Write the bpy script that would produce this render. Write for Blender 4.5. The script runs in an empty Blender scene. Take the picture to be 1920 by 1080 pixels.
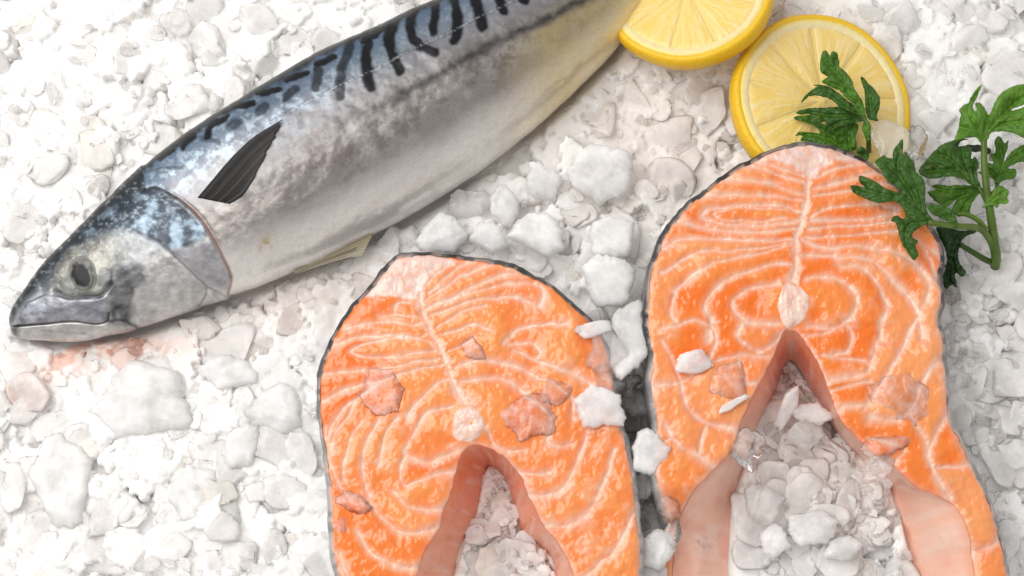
import bpy, bmesh, math, random
import numpy as np
from mathutils import Vector, Matrix, Quaternion
from mathutils.kdtree import KDTree
from mathutils.geometry import delaunay_2d_cdt

sc = bpy.context.scene
COL = sc.collection
rng = np.random.default_rng(7)
random.seed(7)

# ------------------------------------------------------------------ camera
K = 0.00018                      # metres per photograph pixel on the ice plane
TILT = math.radians(11.0)
DIST = 0.70
cam_d = bpy.data.cameras.new('camera')
cam = bpy.data.objects.new('camera', cam_d)
COL.objects.link(cam)
cam.location = (0, -math.sin(TILT) * DIST, math.cos(TILT) * DIST)
cam.rotation_euler = (TILT, 0, 0)
cam_d.sensor_width = 36.0
cam_d.lens = 36.0 * DIST / (1920 * K)
cam_d.clip_start = 0.01
cam_d.clip_end = 20.0
sc.camera = cam

# ------------------------------------------------------------------ light
world = bpy.data.worlds.new('World')
sc.world = world
world.use_nodes = True
wb = world.node_tree.nodes['Background']
wb.inputs['Color'].default_value = (1.0, 0.965, 0.945, 1)
wb.inputs['Strength'].default_value = 0.60

def area_light(name, loc, target, size, watts, color):
    l = bpy.data.lights.new(name, 'AREA')
    l.shape = 'RECTANGLE'
    l.size, l.size_y = size
    l.energy = watts
    l.color = color
    o = bpy.data.objects.new(name, l)
    COL.objects.link(o)
    o.location = loc
    d = Vector(target) - Vector(loc)
    o.rotation_euler = d.to_track_quat('-Z', 'Y').to_euler()
    return o
area_light('softbox_lamp', (-0.46, 0.22, 0.76), (0.02, -0.02, 0.0), (0.80, 0.80), 6.8, (1.0, 0.98, 0.95))

sc.view_settings.view_transform = 'Standard'
sc.view_settings.look = 'None'
sc.view_settings.gamma = 1.0
sc.view_settings.exposure = 0.1
sc.render.engine = 'CYCLES'
sc.cycles.use_denoising = True
sc.cycles.max_bounces = 40
sc.cycles.diffuse_bounces = 20
sc.cycles.transmission_bounces = 36
sc.cycles.glossy_bounces = 6
sc.cycles.transparent_max_bounces = 24
sc.cycles.sample_clamp_indirect = 25.0

# ------------------------------------------------------------------ helpers
UP = np.array([0, math.cos(TILT), math.sin(TILT)])
CAMP = np.array(cam.location)
FWD = np.array([0, math.sin(TILT), -math.cos(TILT)])

def W(px, py, z):
    """world point at height z under photograph pixel px, py"""
    px = np.asarray(px, float); py = np.asarray(py, float)
    z = np.broadcast_to(np.asarray(z, float), np.broadcast(px, py).shape)
    x = (px - 960) * K; y = -(py - 540) * K
    d = np.stack([x, y * UP[1] - CAMP[1], y * UP[2] - CAMP[2]], -1)
    t = (z - CAMP[2]) / d[..., 2]
    return CAMP + d * t[..., None]

def PX(P):
    P = np.asarray(P, float) - CAMP
    dep = P @ FWD
    x = P[..., 0] / dep * DIST / K + 960
    y = -(P @ UP) / dep * DIST / K + 540
    return np.stack([x, y], -1)

def _hash(ix, iy, seed):
    h = (ix.astype(np.int64) * 374761393 + iy.astype(np.int64) * 668265263 + seed * 1442695041) & 0x7fffffff
    h = ((h ^ (h >> 13)) * 1274126177) & 0x7fffffff
    return ((h ^ (h >> 16)) & 0xffff) / 65535.0

def vnoise(x, y, seed=0):
    ix = np.floor(x); iy = np.floor(y)
    fx = x - ix; fy = y - iy
    fx = fx * fx * fx * (fx * (fx * 6 - 15) + 10); fy = fy * fy * fy * (fy * (fy * 6 - 15) + 10)
    ix = ix.astype(np.int64); iy = iy.astype(np.int64)
    a = _hash(ix, iy, seed); b = _hash(ix + 1, iy, seed); c = _hash(ix, iy + 1, seed); d = _hash(ix + 1, iy + 1, seed)
    return (a + (b - a) * fx) * (1 - fy) + (c + (d - c) * fx) * fy

def fbm(x, y, seed=0, octv=4, gain=0.5):
    s = 0; a = 1; t = 0
    for k in range(octv):
        s = s + a * vnoise(x * 2 ** k + 17.3 * k, y * 2 ** k + 5.1 * k, seed + k * 31)
        t += a; a *= gain
    return s / t

def sstep(a, b, x):
    t = np.clip((x - a) / (b - a), 0, 1)
    return t * t * (3 - 2 * t)

def mix(a, b, f):
    f = np.asarray(f)[..., None]
    return np.asarray(a) * (1 - f) + np.asarray(b) * f

def catmull(pts, step=3.0, closed=False):
    P = np.asarray(pts, float)
    n = len(P)
    out = []
    rngi = range(n) if closed else range(n - 1)
    for i in rngi:
        p1, p2 = P[i], P[(i + 1) % n]
        p0 = P[(i - 1) % n] if closed or i > 0 else 2 * p1 - p2
        p3 = P[(i + 2) % n] if closed or i + 2 < n else 2 * p2 - p1
        m = max(1, int(np.linalg.norm((p2 - p1)[:2]) / step))
        for k in range(m):
            t = k / m
            out.append(0.5 * (2 * p1 + (p2 - p0) * t + (2 * p0 - 5 * p1 + 4 * p2 - p3) * t * t + (3 * p1 - p0 - 3 * p2 + p3) * t ** 3))
    if not closed:
        out.append(P[-1])
    return np.array(out)

def dist_lines(Q, lines):
    """distance of points Q (n,2) to the nearest of several polylines, and its index"""
    best = np.full(len(Q), 1e9); idx = np.zeros(len(Q), int)
    for li, L in enumerate(lines):
        L = np.asarray(L, float)
        for a, b in zip(L[:-1], L[1:]):
            ab = b - a; q = Q - a
            t = np.clip((q @ ab) / max(ab @ ab, 1e-9), 0, 1)
            d = np.hypot(q[:, 0] - t * ab[0], q[:, 1] - t * ab[1])
            m = d < best
            best[m] = d[m]; idx[m] = li
    return best, idx

def inside(Q, poly):
    P = np.asarray(poly, float)
    x, y = Q[:, 0], Q[:, 1]
    c = np.zeros(len(Q), bool)
    j = len(P) - 1
    for i in range(len(P)):
        xi, yi = P[i]; xj, yj = P[j]
        if yi != yj:
            m = ((yi > y) != (yj > y)) & (x < (xj - xi) * (y - yi) / (yj - yi) + xi)
            c ^= m
        j = i
    return c

def sdist(Q, poly):
    P = np.asarray(poly, float)
    d, _ = dist_lines(Q, [np.vstack([P, P[:1]])])
    return np.where(inside(Q, poly), -d, d)

def kd_of(P):
    kd = KDTree(len(P))
    for i, p in enumerate(P):
        kd.insert((float(p[0]), float(p[1]), float(p[2]) if len(p) > 2 else 0.0), i)
    kd.balance()
    return kd

def kd_query(kd, Q):
    d = np.empty(len(Q)); ix = np.empty(len(Q), int)
    f = kd.find
    for i, q in enumerate(Q.tolist()):
        _, j, dd = f((q[0], q[1], q[2] if len(q) > 2 else 0.0))
        d[i] = dd; ix[i] = j
    return d, ix

def mesh_obj(name, verts, faces, mat=None, parent=None, col=None, smooth=True, normals=None, uv=None):
    me = bpy.data.meshes.new(name)
    verts = np.asarray(verts, np.float32)
    if isinstance(faces, np.ndarray):
        nf, k = faces.shape
        me.vertices.add(len(verts)); me.vertices.foreach_set('co', verts.ravel())
        me.loops.add(nf * k); me.loops.foreach_set('vertex_index', faces.astype(np.int32).ravel())
        me.polygons.add(nf)
        me.polygons.foreach_set('loop_start', np.arange(0, nf * k, k, dtype=np.int32))
        me.polygons.foreach_set('loop_total', np.full(nf, k, np.int32))
        me.update(calc_edges=True)
        me.validate()
    else:
        me.from_pydata(verts.tolist(), [], faces)
    me.polygons.foreach_set('use_smooth', np.full(len(me.polygons), smooth, bool))
    if col is not None:
        a = me.attributes.new('Col', 'FLOAT_COLOR', 'POINT')
        c = np.ones((len(verts), 4), np.float32); c[:, :np.asarray(col).shape[1]] = col
        a.data.foreach_set('color', c.ravel())
    if normals is not None:
        me.normals_split_custom_set_from_vertices(np.asarray(normals).tolist())
    if mat: me.materials.append(mat)
    o = bpy.data.objects.new(name, me)
    COL.objects.link(o)
    if parent is not None: o.parent = parent
    return o

def thing(name, label, cat, group=None):
    o = bpy.data.objects.new(name, None)
    COL.objects.link(o)
    o['label'] = label; o['category'] = cat
    if group: o['group'] = group
    o.empty_display_size = 0.01
    return o

def tag(o, label, cat, group=None):
    o['label'] = label; o['category'] = cat
    if group: o['group'] = group
    return o

def grid_faces(n, m, wrap_m=False):
    i = np.arange(n - 1)[:, None]; mm = m if wrap_m else m - 1
    j = np.arange(mm)[None, :]; j2 = (j + 1) % m
    return np.stack([i * m + j, i * m + j2, (i + 1) * m + j2, (i + 1) * m + j], -1).reshape(-1, 4)

def vert_normals(V, F):
    T = V[F]
    n = np.cross(T[:, 1] - T[:, 0], T[:, 2] - T[:, 0])
    N = np.zeros_like(V)
    for k in range(F.shape[1]): np.add.at(N, F[:, k], n)
    return N / np.maximum(np.linalg.norm(N, axis=1, keepdims=True), 1e-12)

def tube(pts, radii, nseg=10):
    P = np.asarray(pts, float); n = len(P)
    T = np.gradient(P, axis=0); T /= np.linalg.norm(T, axis=1, keepdims=True)
    ref = np.array([0.3, 0.2, 1.0]); V = []
    for i in range(n):
        a = np.cross(T[i], ref); a /= np.linalg.norm(a); b = np.cross(T[i], a)
        for k in range(nseg):
            t = 2 * math.pi * k / nseg
            V.append(P[i] + radii[i] * (a * math.cos(t) + b * math.sin(t)))
    F = [tuple(f) for f in grid_faces(n, nseg, True).tolist()]
    F.append(tuple(range(nseg))[::-1]); F.append(tuple((n - 1) * nseg + k for k in range(nseg)))
    return np.array(V), F

# ------------------------------------------------------------------ materials
class NT:
    def __init__(self, name):
        self.m = bpy.data.materials.new(name); self.m.use_nodes = True
        self.t = self.m.node_tree; self.t.nodes.clear()
        self.out = self.n('ShaderNodeOutputMaterial')
    def n(self, typ, **kw):
        nd = self.t.nodes.new(typ)
        for k, v in kw.items():
            if k.startswith('_'): setattr(nd, k[1:], v)
            else: nd.inputs[k.replace('__', ' ')].default_value = v
        return nd
    def l(self, a, b): self.t.links.new(a, b)
    def math(self, op, a, b=None):
        nd = self.n('ShaderNodeMath', _operation=op)
        for i, v in enumerate((a, b)):
            if v is None: continue
            if hasattr(v, 'links'): self.l(v, nd.inputs[i])
            else: nd.inputs[i].default_value = v
        return nd.outputs[0]
    def mixc(self, mode, f, a, b):
        nd = self.n('ShaderNodeMix', _data_type='RGBA', _blend_type=mode)
        for i, v in ((0, f), (6, a), (7, b)):
            if hasattr(v, 'links'): self.l(v, nd.inputs[i])
            else: nd.inputs[i].default_value = v
        return nd.outputs[2]
    def noise(self, scale, detail=4, rough=0.6, vec=None):
        nd = self.n('ShaderNodeTexNoise', Scale=scale, Detail=detail, Roughness=rough)
        if vec is None:
            vec = self.n('ShaderNodeTexCoord').outputs['Object']
        self.l(vec, nd.inputs['Vector'])
        return nd.outputs['Fac']
    def ramp(self, src, stops):
        nd = self.n('ShaderNodeValToRGB')
        e = nd.color_ramp.elements
        while len(e) < len(stops): e.new(0.5)
        for k, (p, c) in enumerate(stops):
            e[k].position = p; e[k].color = (*c, 1) if not np.isscalar(c) else (c, c, c, 1)
        self.l(src, nd.inputs[0])
        return nd.outputs[0]
    def bump(self, h, strength, dist, normal=None):
        nd = self.n('ShaderNodeBump', Strength=strength, Distance=dist)
        self.l(h, nd.inputs['Height'])
        if normal is not None: self.l(normal, nd.inputs['Normal'])
        return nd.outputs[0]
    def attr(self, name='Col'):
        nd = self.n('ShaderNodeAttribute'); nd.attribute_name = name
        return nd
    def pos(self):
        return self.n('ShaderNodeNewGeometry').outputs['Position']

def mat_salmon():
    m = NT('salmon_flesh')
    a = m.attr(); p = m.pos()
    grain = m.noise(2600, 3, 0.6, p)
    c = m.mixc('MULTIPLY', 1.0, a.outputs['Color'], m.ramp(grain, [(0.25, 0.86), (0.75, 0.93)]))
    b = m.n('ShaderNodeBsdfPrincipled', Roughness=0.30)
    b.inputs['Specular IOR Level'].default_value = 0.4
    b.inputs['Coat Weight'].default_value = 0.6
    b.inputs['Coat Roughness'].default_value = 0.11
    m.l(c, b.inputs['Base Color'])
    n1 = m.bump(m.noise(110, 3, 0.5, p), 0.13, 0.0015)
    n2 = m.bump(m.noise(1100, 3, 0.55, p), 0.30, 0.00018, n1)
    m.l(n2, b.inputs['Normal']); m.l(n1, b.inputs['Coat Normal'])
    m.l(b.outputs[0], m.out.inputs[0])
    return m.m

def mat_vcol(name, rough=0.4, spec=0.5, metallic=0.0, coat=0.0, bump=(900, 0.3, 0.0003), grain=0.1, bump2=None):
    m = NT(name)
    a = m.attr(); p = m.pos()
    c = m.mixc('MULTIPLY', 1.0, a.outputs['Color'], m.ramp(m.noise(3200, 3, 0.65, p), [(0.25, 0.92 * (1 - 2 * grain)), (0.75, 0.92)]))
    b = m.n('ShaderNodeBsdfPrincipled', Roughness=rough, Metallic=metallic)
    b.inputs['Specular IOR Level'].default_value = spec
    b.inputs['Coat Weight'].default_value = coat
    b.inputs['Coat Roughness'].default_value = 0.12
    m.l(c, b.inputs['Base Color'])
    nn = m.bump(m.noise(bump[0], 4, 0.6, p), bump[1], bump[2])
    if bump2: nn = m.bump(m.noise(bump2[0], 3, 0.6, p), bump2[1], bump2[2], nn)
    m.l(nn, b.inputs['Normal'])
    m.l(b.outputs[0], m.out.inputs[0])
    return m.m

def mat_ice(name, milk, rough, scale=0.0, coarse=330, bump=0.4):
    """frozen water: a refracting dielectric holding a share of milky scattering; scale > 0 gives a deep scattering bed"""
    m = NT(name)
    p = m.pos()
    n1 = m.bump(m.noise(coarse, 3, 0.5, p), bump, 0.0009)
    n2 = m.bump(m.noise(850, 5, 0.7, p), bump, 0.00026, n1)
    a = m.attr()
    b = m.n('ShaderNodeBsdfPrincipled', Roughness=rough, IOR=1.31)
    m.l(a.outputs['Color'], b.inputs['Base Color']); m.l(n2, b.inputs['Normal'])
    if scale > 0:
        b.inputs['Subsurface Weight'].default_value = 1.0
        b.inputs['Subsurface Radius'].default_value = (1.0, 1.0, 1.0)
        b.inputs['Subsurface Scale'].default_value = scale
    if milk > 0:
        f = m.noise(120, 3, 0.6, p)
        tw = m.ramp(f, [(0.34, max(0, 1 - milk * 1.28)), (0.66, 1 - milk * 0.78)])
        m.l(tw, b.inputs['Transmission Weight'])
    m.l(b.outputs[0], m.out.inputs[0])
    return m.m

def mat_clear_ice(name):
    """thin melting ice: seen through, wet, with faint frosty patches"""
    m = NT(name); p = m.pos()
    n1 = m.bump(m.noise(240, 3, 0.5, p), 0.35, 0.0011)
    df = m.n('ShaderNodeBsdfDiffuse', Color=(0.99, 0.98, 0.975, 1))
    tr = m.n('ShaderNodeBsdfTransparent', Color=(1.0, 0.995, 0.99, 1))
    fac = m.ramp(m.noise(210, 4, 0.65, p), [(0.40, 0.03), (0.68, 0.30)])
    mx = m.n('ShaderNodeMixShader'); m.l(fac, mx.inputs[0]); m.l(tr.outputs[0], mx.inputs[1]); m.l(df.outputs[0], mx.inputs[2])
    gl = m.n('ShaderNodeBsdfGlossy', Roughness=0.06); m.l(n1, gl.inputs['Normal'])
    fr = m.n('ShaderNodeFresnel', IOR=1.31); m.l(n1, fr.inputs['Normal'])
    mg = m.n('ShaderNodeMixShader'); m.l(fr.outputs[0], mg.inputs[0]); m.l(mx.outputs[0], mg.inputs[1]); m.l(gl.outputs[0], mg.inputs[2])
    m.l(mg.outputs[0], m.out.inputs[0])
    return m.m

M_SALMON = mat_salmon()
M_SKIN = mat_vcol('salmon_skin', 0.28, 0.6, 0.0, 0.4, (1500, 0.6, 0.0004))
M_LINING = mat_vcol('belly_lining', 0.38, 0.5, 0.0, 0.35, (260, 0.5, 0.0012), 0.05, (1400, 0.35, 0.0002))
M_BONE = mat_vcol('backbone', 0.3, 0.5, 0.0, 0.4, (300, 0.4, 0.0008), 0.04)
M_FISH = mat_vcol('mackerel_skin', 0.30, 0.35, 0.5, 0.0, (260, 0.12, 0.0006), 0.08, (2600, 0.3, 0.00014))
M_FIN = mat_vcol('fin_membrane', 0.5, 0.25, 0.0, 0.1, (900, 0.3, 0.0002), 0.1)
M_EYE = mat_vcol('fish_eye', 0.35, 0.2, 0.0, 0.05, (300, 0.1, 0.0002), 0.05)
M_LEMON = mat_vcol('lemon_pulp', 0.3, 0.4, 0.0, 0.15, (500, 0.5, 0.0006), 0.04, (1800, 0.4, 0.0002))
M_RIND = mat_vcol('lemon_rind', 0.36, 0.5, 0.0, 0.1, (900, 0.7, 0.0006), 0.05)
M_LEAF = mat_vcol('parsley_leaf', 0.40, 0.32, 0.0, 0.0, (300, 0.25, 0.0008), 0.08, (1500, 0.25, 0.0002))
M_ICEBED = mat_ice('crushed_ice', 0.0, 0.12, 0.0026, 420, 0.5)
M_CHIP = mat_ice('ice_chip', 0.58, 0.07, 0, 420, 0.2)
M_GLASSY = mat_ice('glassy_ice', 0.20, 0.04, 0, 330, 0.25)
M_CLEAR = mat_clear_ice('clear_ice')
M_WHITE = mat_ice('frosted_ice', 0.66, 0.06, 0.0030, 420, 0.3)

# ------------------------------------------------------------------ traced outlines (photograph pixels)
def Z(ox, oy, s):
    return lambda pts: [(ox + p[0] / s, oy + p[1] / s) for p in pts]
z4 = Z(570, 450, 2.842); z5 = Z(570, 750, 2.909); z6 = Z(1190, 240, 2.7); z7 = Z(1190, 580, 2.16)

# fish: dorsal / ventral pairs
FISH = [((21, 600), (22, 608)), ((24, 588), (27, 624)), ((34, 567), (42, 634)), ((60, 525), (85, 639)), ((100, 476), (150, 639)), ((150, 425), (220, 625)),
        ((200, 375), (290, 605)), ((260, 320), (360, 580)), ((318, 272), (430, 556)), ((389, 222), (515, 525)), ((448, 185), (590, 494)),
        ((520, 141), (670, 455)), ((607, 91), (760, 410)), ((707, 47), (860, 349)), ((811, 0), (970, 268)), ((920, -45), (1070, 180)),
        ((1030, -90), (1158, 90)), ((1140, -130), (1225, -15)), ((1240, -170), (1290, -100)), ((1330, -205), (1365, -160)), ((1375, -222), (1400, -190))]

S1_OUT = [(630, 1130), (630, 1080), (622, 1042), (618, 973), (615, 922), (608, 863), (599, 795), (595, 777), (595, 731), (600, 689), (612, 651), (633, 612),
          (660, 573), (686, 545), (721, 503), (746, 478), (795, 473), (844, 476), (887, 482), (939, 490), (975, 503), (1010, 520), (1041, 538),
          (1070, 564), (1098, 589), (1118, 610), (1135, 640), (1148, 679), (1156, 731), (1164, 784), (1176, 826), (1189, 887), (1197, 956), (1203, 1018),
          (1204, 1080), (1204, 1150)]
S1_IN = [(1100, 1150, 1055, 1160), (1075, 1077, 1041, 1080), (1051, 1025, 1034, 1045), (1020, 987, 1005, 1018), (1003, 952, 976, 997), (989, 929, 969, 963), (979, 898, 955, 925),
         (958, 870, 944, 892), (941, 853, 934, 880), (914, 839, 924, 874), (890, 834, 915, 873), (868, 848, 912, 880), (853, 890, 904, 915), (845, 929, 893, 970),
         (831, 957, 884, 995), (824, 990, 872, 1018), (807, 1018, 862, 1050), (790, 1052, 852, 1085), (770, 1130, 840, 1140)]
S2_OUT = [(1236, 1130), (1238, 1060), (1246, 1010), (1250, 975), (1236, 932), (1220, 876), (1225, 839), (1225, 788), (1215, 719), (1218, 673), (1212, 632), (1209, 596), (1212, 555), (1218, 507), (1231, 466),
          (1246, 433), (1268, 405), (1294, 377), (1331, 349), (1368, 321), (1412, 297), (1449, 280), (1490, 268), (1520, 266), (1557, 272), (1597, 284), (1634, 305), (1664, 331),
          (1697, 366), (1735, 412), (1760, 447), (1771, 484), (1765, 521), (1770, 566), (1762, 600), (1773, 640), (1776, 686), (1780, 742), (1787, 788),
          (1801, 816), (1815, 848), (1838, 895), (1861, 946), (1884, 1024), (1893, 1080), (1896, 1140)]
S2_IN = [(1835, 1140, 1722, 1150), (1826, 1075, 1716, 1085), (1820, 1020, 1705, 1040), (1808, 978, 1690, 985), (1785, 946, 1672, 930), (1750, 927, 1665, 905), (1713, 911, 1655, 890), (1681, 880, 1642, 878),
         (1653, 864, 1628, 868), (1625, 839, 1608, 850), (1597, 811, 1588, 830), (1574, 786, 1568, 805), (1553, 733, 1545, 762), (1542, 700, 1530, 738), (1523, 663, 1512, 706),
         (1498, 625, 1497, 680), (1482, 619, 1484, 672), (1468, 624, 1470, 690), (1447, 677, 1458, 730), (1417, 733, 1445, 770), (1389, 795, 1425, 815),
         (1376, 839, 1405, 860), (1338, 881, 1392, 900), (1300, 925, 1380, 950), (1278, 975, 1378, 1010), (1270, 1040, 1380, 1080), (1262, 1130, 1384, 1140)]

# ------------------------------------------------------------------ ice bed
PXW = lambda P: np.stack([np.asarray(P)[..., 0] / K + 960, -np.asarray(P)[..., 1] / K + 540], -1)   # flat bed units

def world_poly(px_poly, z):
    P = W([p[0] for p in px_poly], [p[1] for p in px_poly], z)
    return PXW(P)

STEAK_Z = 0.0225
fish_poly = [d for d, v in FISH] + [v for d, v in FISH][::-1]
FP = {
    'fish': world_poly(fish_poly, 0.012),
    's1': world_poly(S1_OUT + [p[:2] for p in S1_IN], STEAK_Z),
    's2': world_poly(S2_OUT + [p[:2] for p in S2_IN], STEAK_Z),
    's2b': np.vstack([world_poly(S2_OUT, STEAK_Z), world_poly([p[2:] for p in S2_IN], 0.003)]),
    's1b': np.vstack([world_poly(S1_OUT, STEAK_Z), world_poly([p[2:] for p in S1_IN], 0.003)]),
}
GS = 2.5
gx = np.arange(-270, 2191, GS); gy = np.arange(-230, 1311, GS)
GX, GY = np.meshgrid(gx, gy)
# slow lumps, then thousands of overlapping tilted flakes, the higher one hiding the lower
H = 30 * (fbm(GX / 260, GY / 260, 3, 3) - 0.5)
base_slow = H.copy()
Hc = H - 24
def flake_pass(n, r0, r1, lift, tilt, seed):
    r = np.random.default_rng(seed)
    for i in range(n):
        cx = r.uniform(gx[0], gx[-1]); cy = r.uniform(gy[0], gy[-1])
        R = r0 + (r1 - r0) * r.random() ** 2
        x0 = max(0, int((cx - R * 1.5 - gx[0]) / GS)); x1 = min(len(gx), int((cx + R * 1.5 - gx[0]) / GS) + 2)
        y0 = max(0, int((cy - R * 1.5 - gy[0]) / GS)); y1 = min(len(gy), int((cy + R * 1.5 - gy[0]) / GS) + 2)
        if x1 - x0 < 2 or y1 - y0 < 2: continue
        X = GX[y0:y1, x0:x1] - cx; Y = GY[y0:y1, x0:x1] - cy
        ang = np.arctan2(Y, X); ph = r.uniform(0, 6.28, 4); el = r.uniform(0.55, 1.0); a0 = r.uniform(0, 3.14)
        xr = X * math.cos(a0) + Y * math.sin(a0); yr = (-X * math.sin(a0) + Y * math.cos(a0)) / el
        rad = np.hypot(xr, yr)
        lim = R * (1 + 0.16 * np.sin(2 * ang + ph[0]) + 0.12 * np.sin(3 * ang + ph[1]) + 0.07 * np.sin(5 * ang + ph[2]) + 0.05 * np.sin(9 * ang + ph[3]))
        lim = lim + (vnoise((X + cx) / 9, (Y + cy) / 9, seed) - 0.5) * R * 0.22
        e = (lim - rad)
        tx, ty = r.normal(0, tilt, 2)
        h = base_slow[y0:y1, x0:x1] * 0.7 + r.normal(0, lift) + tx * X + ty * Y
        h = h - 4.2 * np.exp(-np.clip(e, 0, None) / 3.0) + 2.0 * (vnoise((X + cx) / 22, (Y + cy) / 22, seed + 5) - 0.5)
        h[e < 0] = -99
        Hc[y0:y1, x0:x1] = np.maximum(Hc[y0:y1, x0:x1], h)
flake_pass(1400, 24, 100, 4.8, 0.11, 11)
flake_pass(3600, 8, 32, 4.4, 0.18, 12)
H = Hc + 3.4 * (fbm(GX / 15, GY / 15, 9, 3) - 0.5) * (0.4 + 1.2 * fbm(GX / 120, GY / 120, 19, 2))
Q = np.stack([GX.ravel(), GY.ravel()], -1)
DG = {}
for key in FP:
    P = FP[key]; R0 = 110
    bb = (Q[:, 0] > P[:, 0].min() - R0) & (Q[:, 0] < P[:, 0].max() + R0) & (Q[:, 1] > P[:, 1].min() - R0) & (Q[:, 1] < P[:, 1].max() + R0)
    d = np.full(len(Q), 999.0); d[bb] = sdist(Q[bb], P)
    DG[key] = d.reshape(H.shape)
f = sstep(12, -25, DG['fish']); H = H * (1 - f) + np.minimum(H, -34) * f
for key in ('s1b', 's2b'):
    f = sstep(2, -8, DG[key]); H = H * (1 - f) + np.minimum(H, -9) * f
# the gap between the steaks is hollow
gap = np.exp(-(((GX - 1188) / 30) ** 2 + ((GY - 800) / 60) ** 2))
H = H - 55 * gap
# the bed lies lower below the fish's belly and heaps up between fish and steaks
heap = np.exp(-(((GX - 1010) / 160) ** 2 + ((GY - 420) / 90) ** 2))
H = H + 16 * heap
cav = np.exp(-(((GX - 1490) / 60) ** 2 + ((GY - 700) / 60) ** 2))
H = H - 26 * cav + 20 * np.exp(-(((GX - 1530) / 110) ** 2 + ((GY - 960) / 110) ** 2)) - 10 * np.exp(-(((GX - 930) / 50) ** 2 + ((GY - 930) / 90) ** 2))

def ice_h(x, y):
    """height in metres of the bed at bed units x, y"""
    i = np.clip(((np.asarray(y) - gy[0]) / GS).astype(int), 0, len(gy) - 1)
    j = np.clip(((np.asarray(x) - gx[0]) / GS).astype(int), 0, len(gx) - 1)
    return H[i, j] * K

def stain_and_bounce(x, y):
    """melt water tint: blood near the fish's head, faint juice by the salmon"""
    x = np.asarray(x, float); y = np.asarray(y, float)
    n = fbm(x / 40, y / 40, 77, 4)
    s = 1.1 * np.exp(-(((x - 128) / 42) ** 2 + ((y - 672) / 30) ** 2)) + 0.55 * np.exp(-(((x - 230) / 130) ** 2 + ((y - 655) / 32) ** 2)) + 0.3 * np.exp(-(((x - 60) / 30) ** 2 + ((y - 725) / 26) ** 2))
    s = np.clip(s * sstep(0.25, 0.55, n) * 1.5, 0, 1)
    w = np.exp(-(((x - 640) / 330) ** 2 + ((y - 560) / 90) ** 2)) * 0.45 + np.exp(-(((x - 1230) / 260) ** 2 + ((y - 300) / 160) ** 2)) * 0.28  # warm bounced light and shade tinted into the ice near fish and steaks
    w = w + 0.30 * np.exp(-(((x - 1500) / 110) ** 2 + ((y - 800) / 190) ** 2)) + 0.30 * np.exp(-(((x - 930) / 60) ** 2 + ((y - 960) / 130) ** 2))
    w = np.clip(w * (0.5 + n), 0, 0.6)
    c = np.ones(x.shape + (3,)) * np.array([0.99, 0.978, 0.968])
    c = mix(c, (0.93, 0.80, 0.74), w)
    c = mix(c, (0.90, 0.52, 0.40), s * 0.75)
    spots = sstep(0.865, 0.90, vnoise(x / 16, y / 16, 401)) * 0.25
    c = mix(c, (0.88, 0.80, 0.66), spots)
    return c

bx = (GX.ravel() - 960) * K; by = -(GY.ravel() - 540) * K
Vb = np.stack([bx, by, H.ravel() * K], -1)
Fb = grid_faces(len(gy), len(gx))[:, ::-1]
bed = mesh_obj('crushed_ice', Vb, Fb, M_ICEBED, None, stain_and_bounce(GX.ravel(), GY.ravel()) * 0.94)
bed['kind'] = 'stuff'; bed['label'] = 'bed of packed white crushed ice under the fish and lemons'; bed['category'] = 'ice'

# ------------------------------------------------------------------ ice chips
def ico(sub):
    bm = bmesh.new(); bmesh.ops.create_icosphere(bm, subdivisions=sub, radius=1.0)
    V = np.array([v.co for v in bm.verts]); F = np.array([[v.index for v in f.verts] for f in bm.faces]); bm.free()
    return V, F
ICO3 = ico(3); ICO4 = ico(4)

def chip_shape(seed, ico_=ICO3, sides=7, rough=0.06):
    """a broken plate of ice in the unit box: side planes, two uneven faces, a nibbled outline"""
    r = np.random.default_rng(seed)
    V, F = ico_; V = V.copy()
    V *= 1.35
    for k in range(sides):
        a = 2 * math.pi * (k + r.uniform(-0.35, 0.35)) / sides
        n = np.array([math.cos(a), math.sin(a), r.normal(0, 0.35)]); n /= np.linalg.norm(n)
        d = r.uniform(0.62, 1.0)
        s = V @ n - d; m = s > 0
        V[m] -= s[m][:, None] * n
    for sg in (1, -1):
        for q in range(2):
            n = np.array([r.normal(0, 0.22), r.normal(0, 0.22), sg]); n /= np.linalg.norm(n)
            s = V @ n - r.uniform(0.55, 0.8); m = s > 0
            V[m] -= s[m][:, None] * n
    n3 = vnoise(V[:, 0] * 3.1 + 9 * seed % 97, V[:, 1] * 3.1 + V[:, 2] * 2.3, seed) + 0.6 * vnoise(V[:, 0] * 7 + 3, V[:, 1] * 7 + V[:, 2] * 5, seed + 3) - 0.8
    V *= (1 + rough * 2.2 * n3)[:, None]
    return V, F

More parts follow.
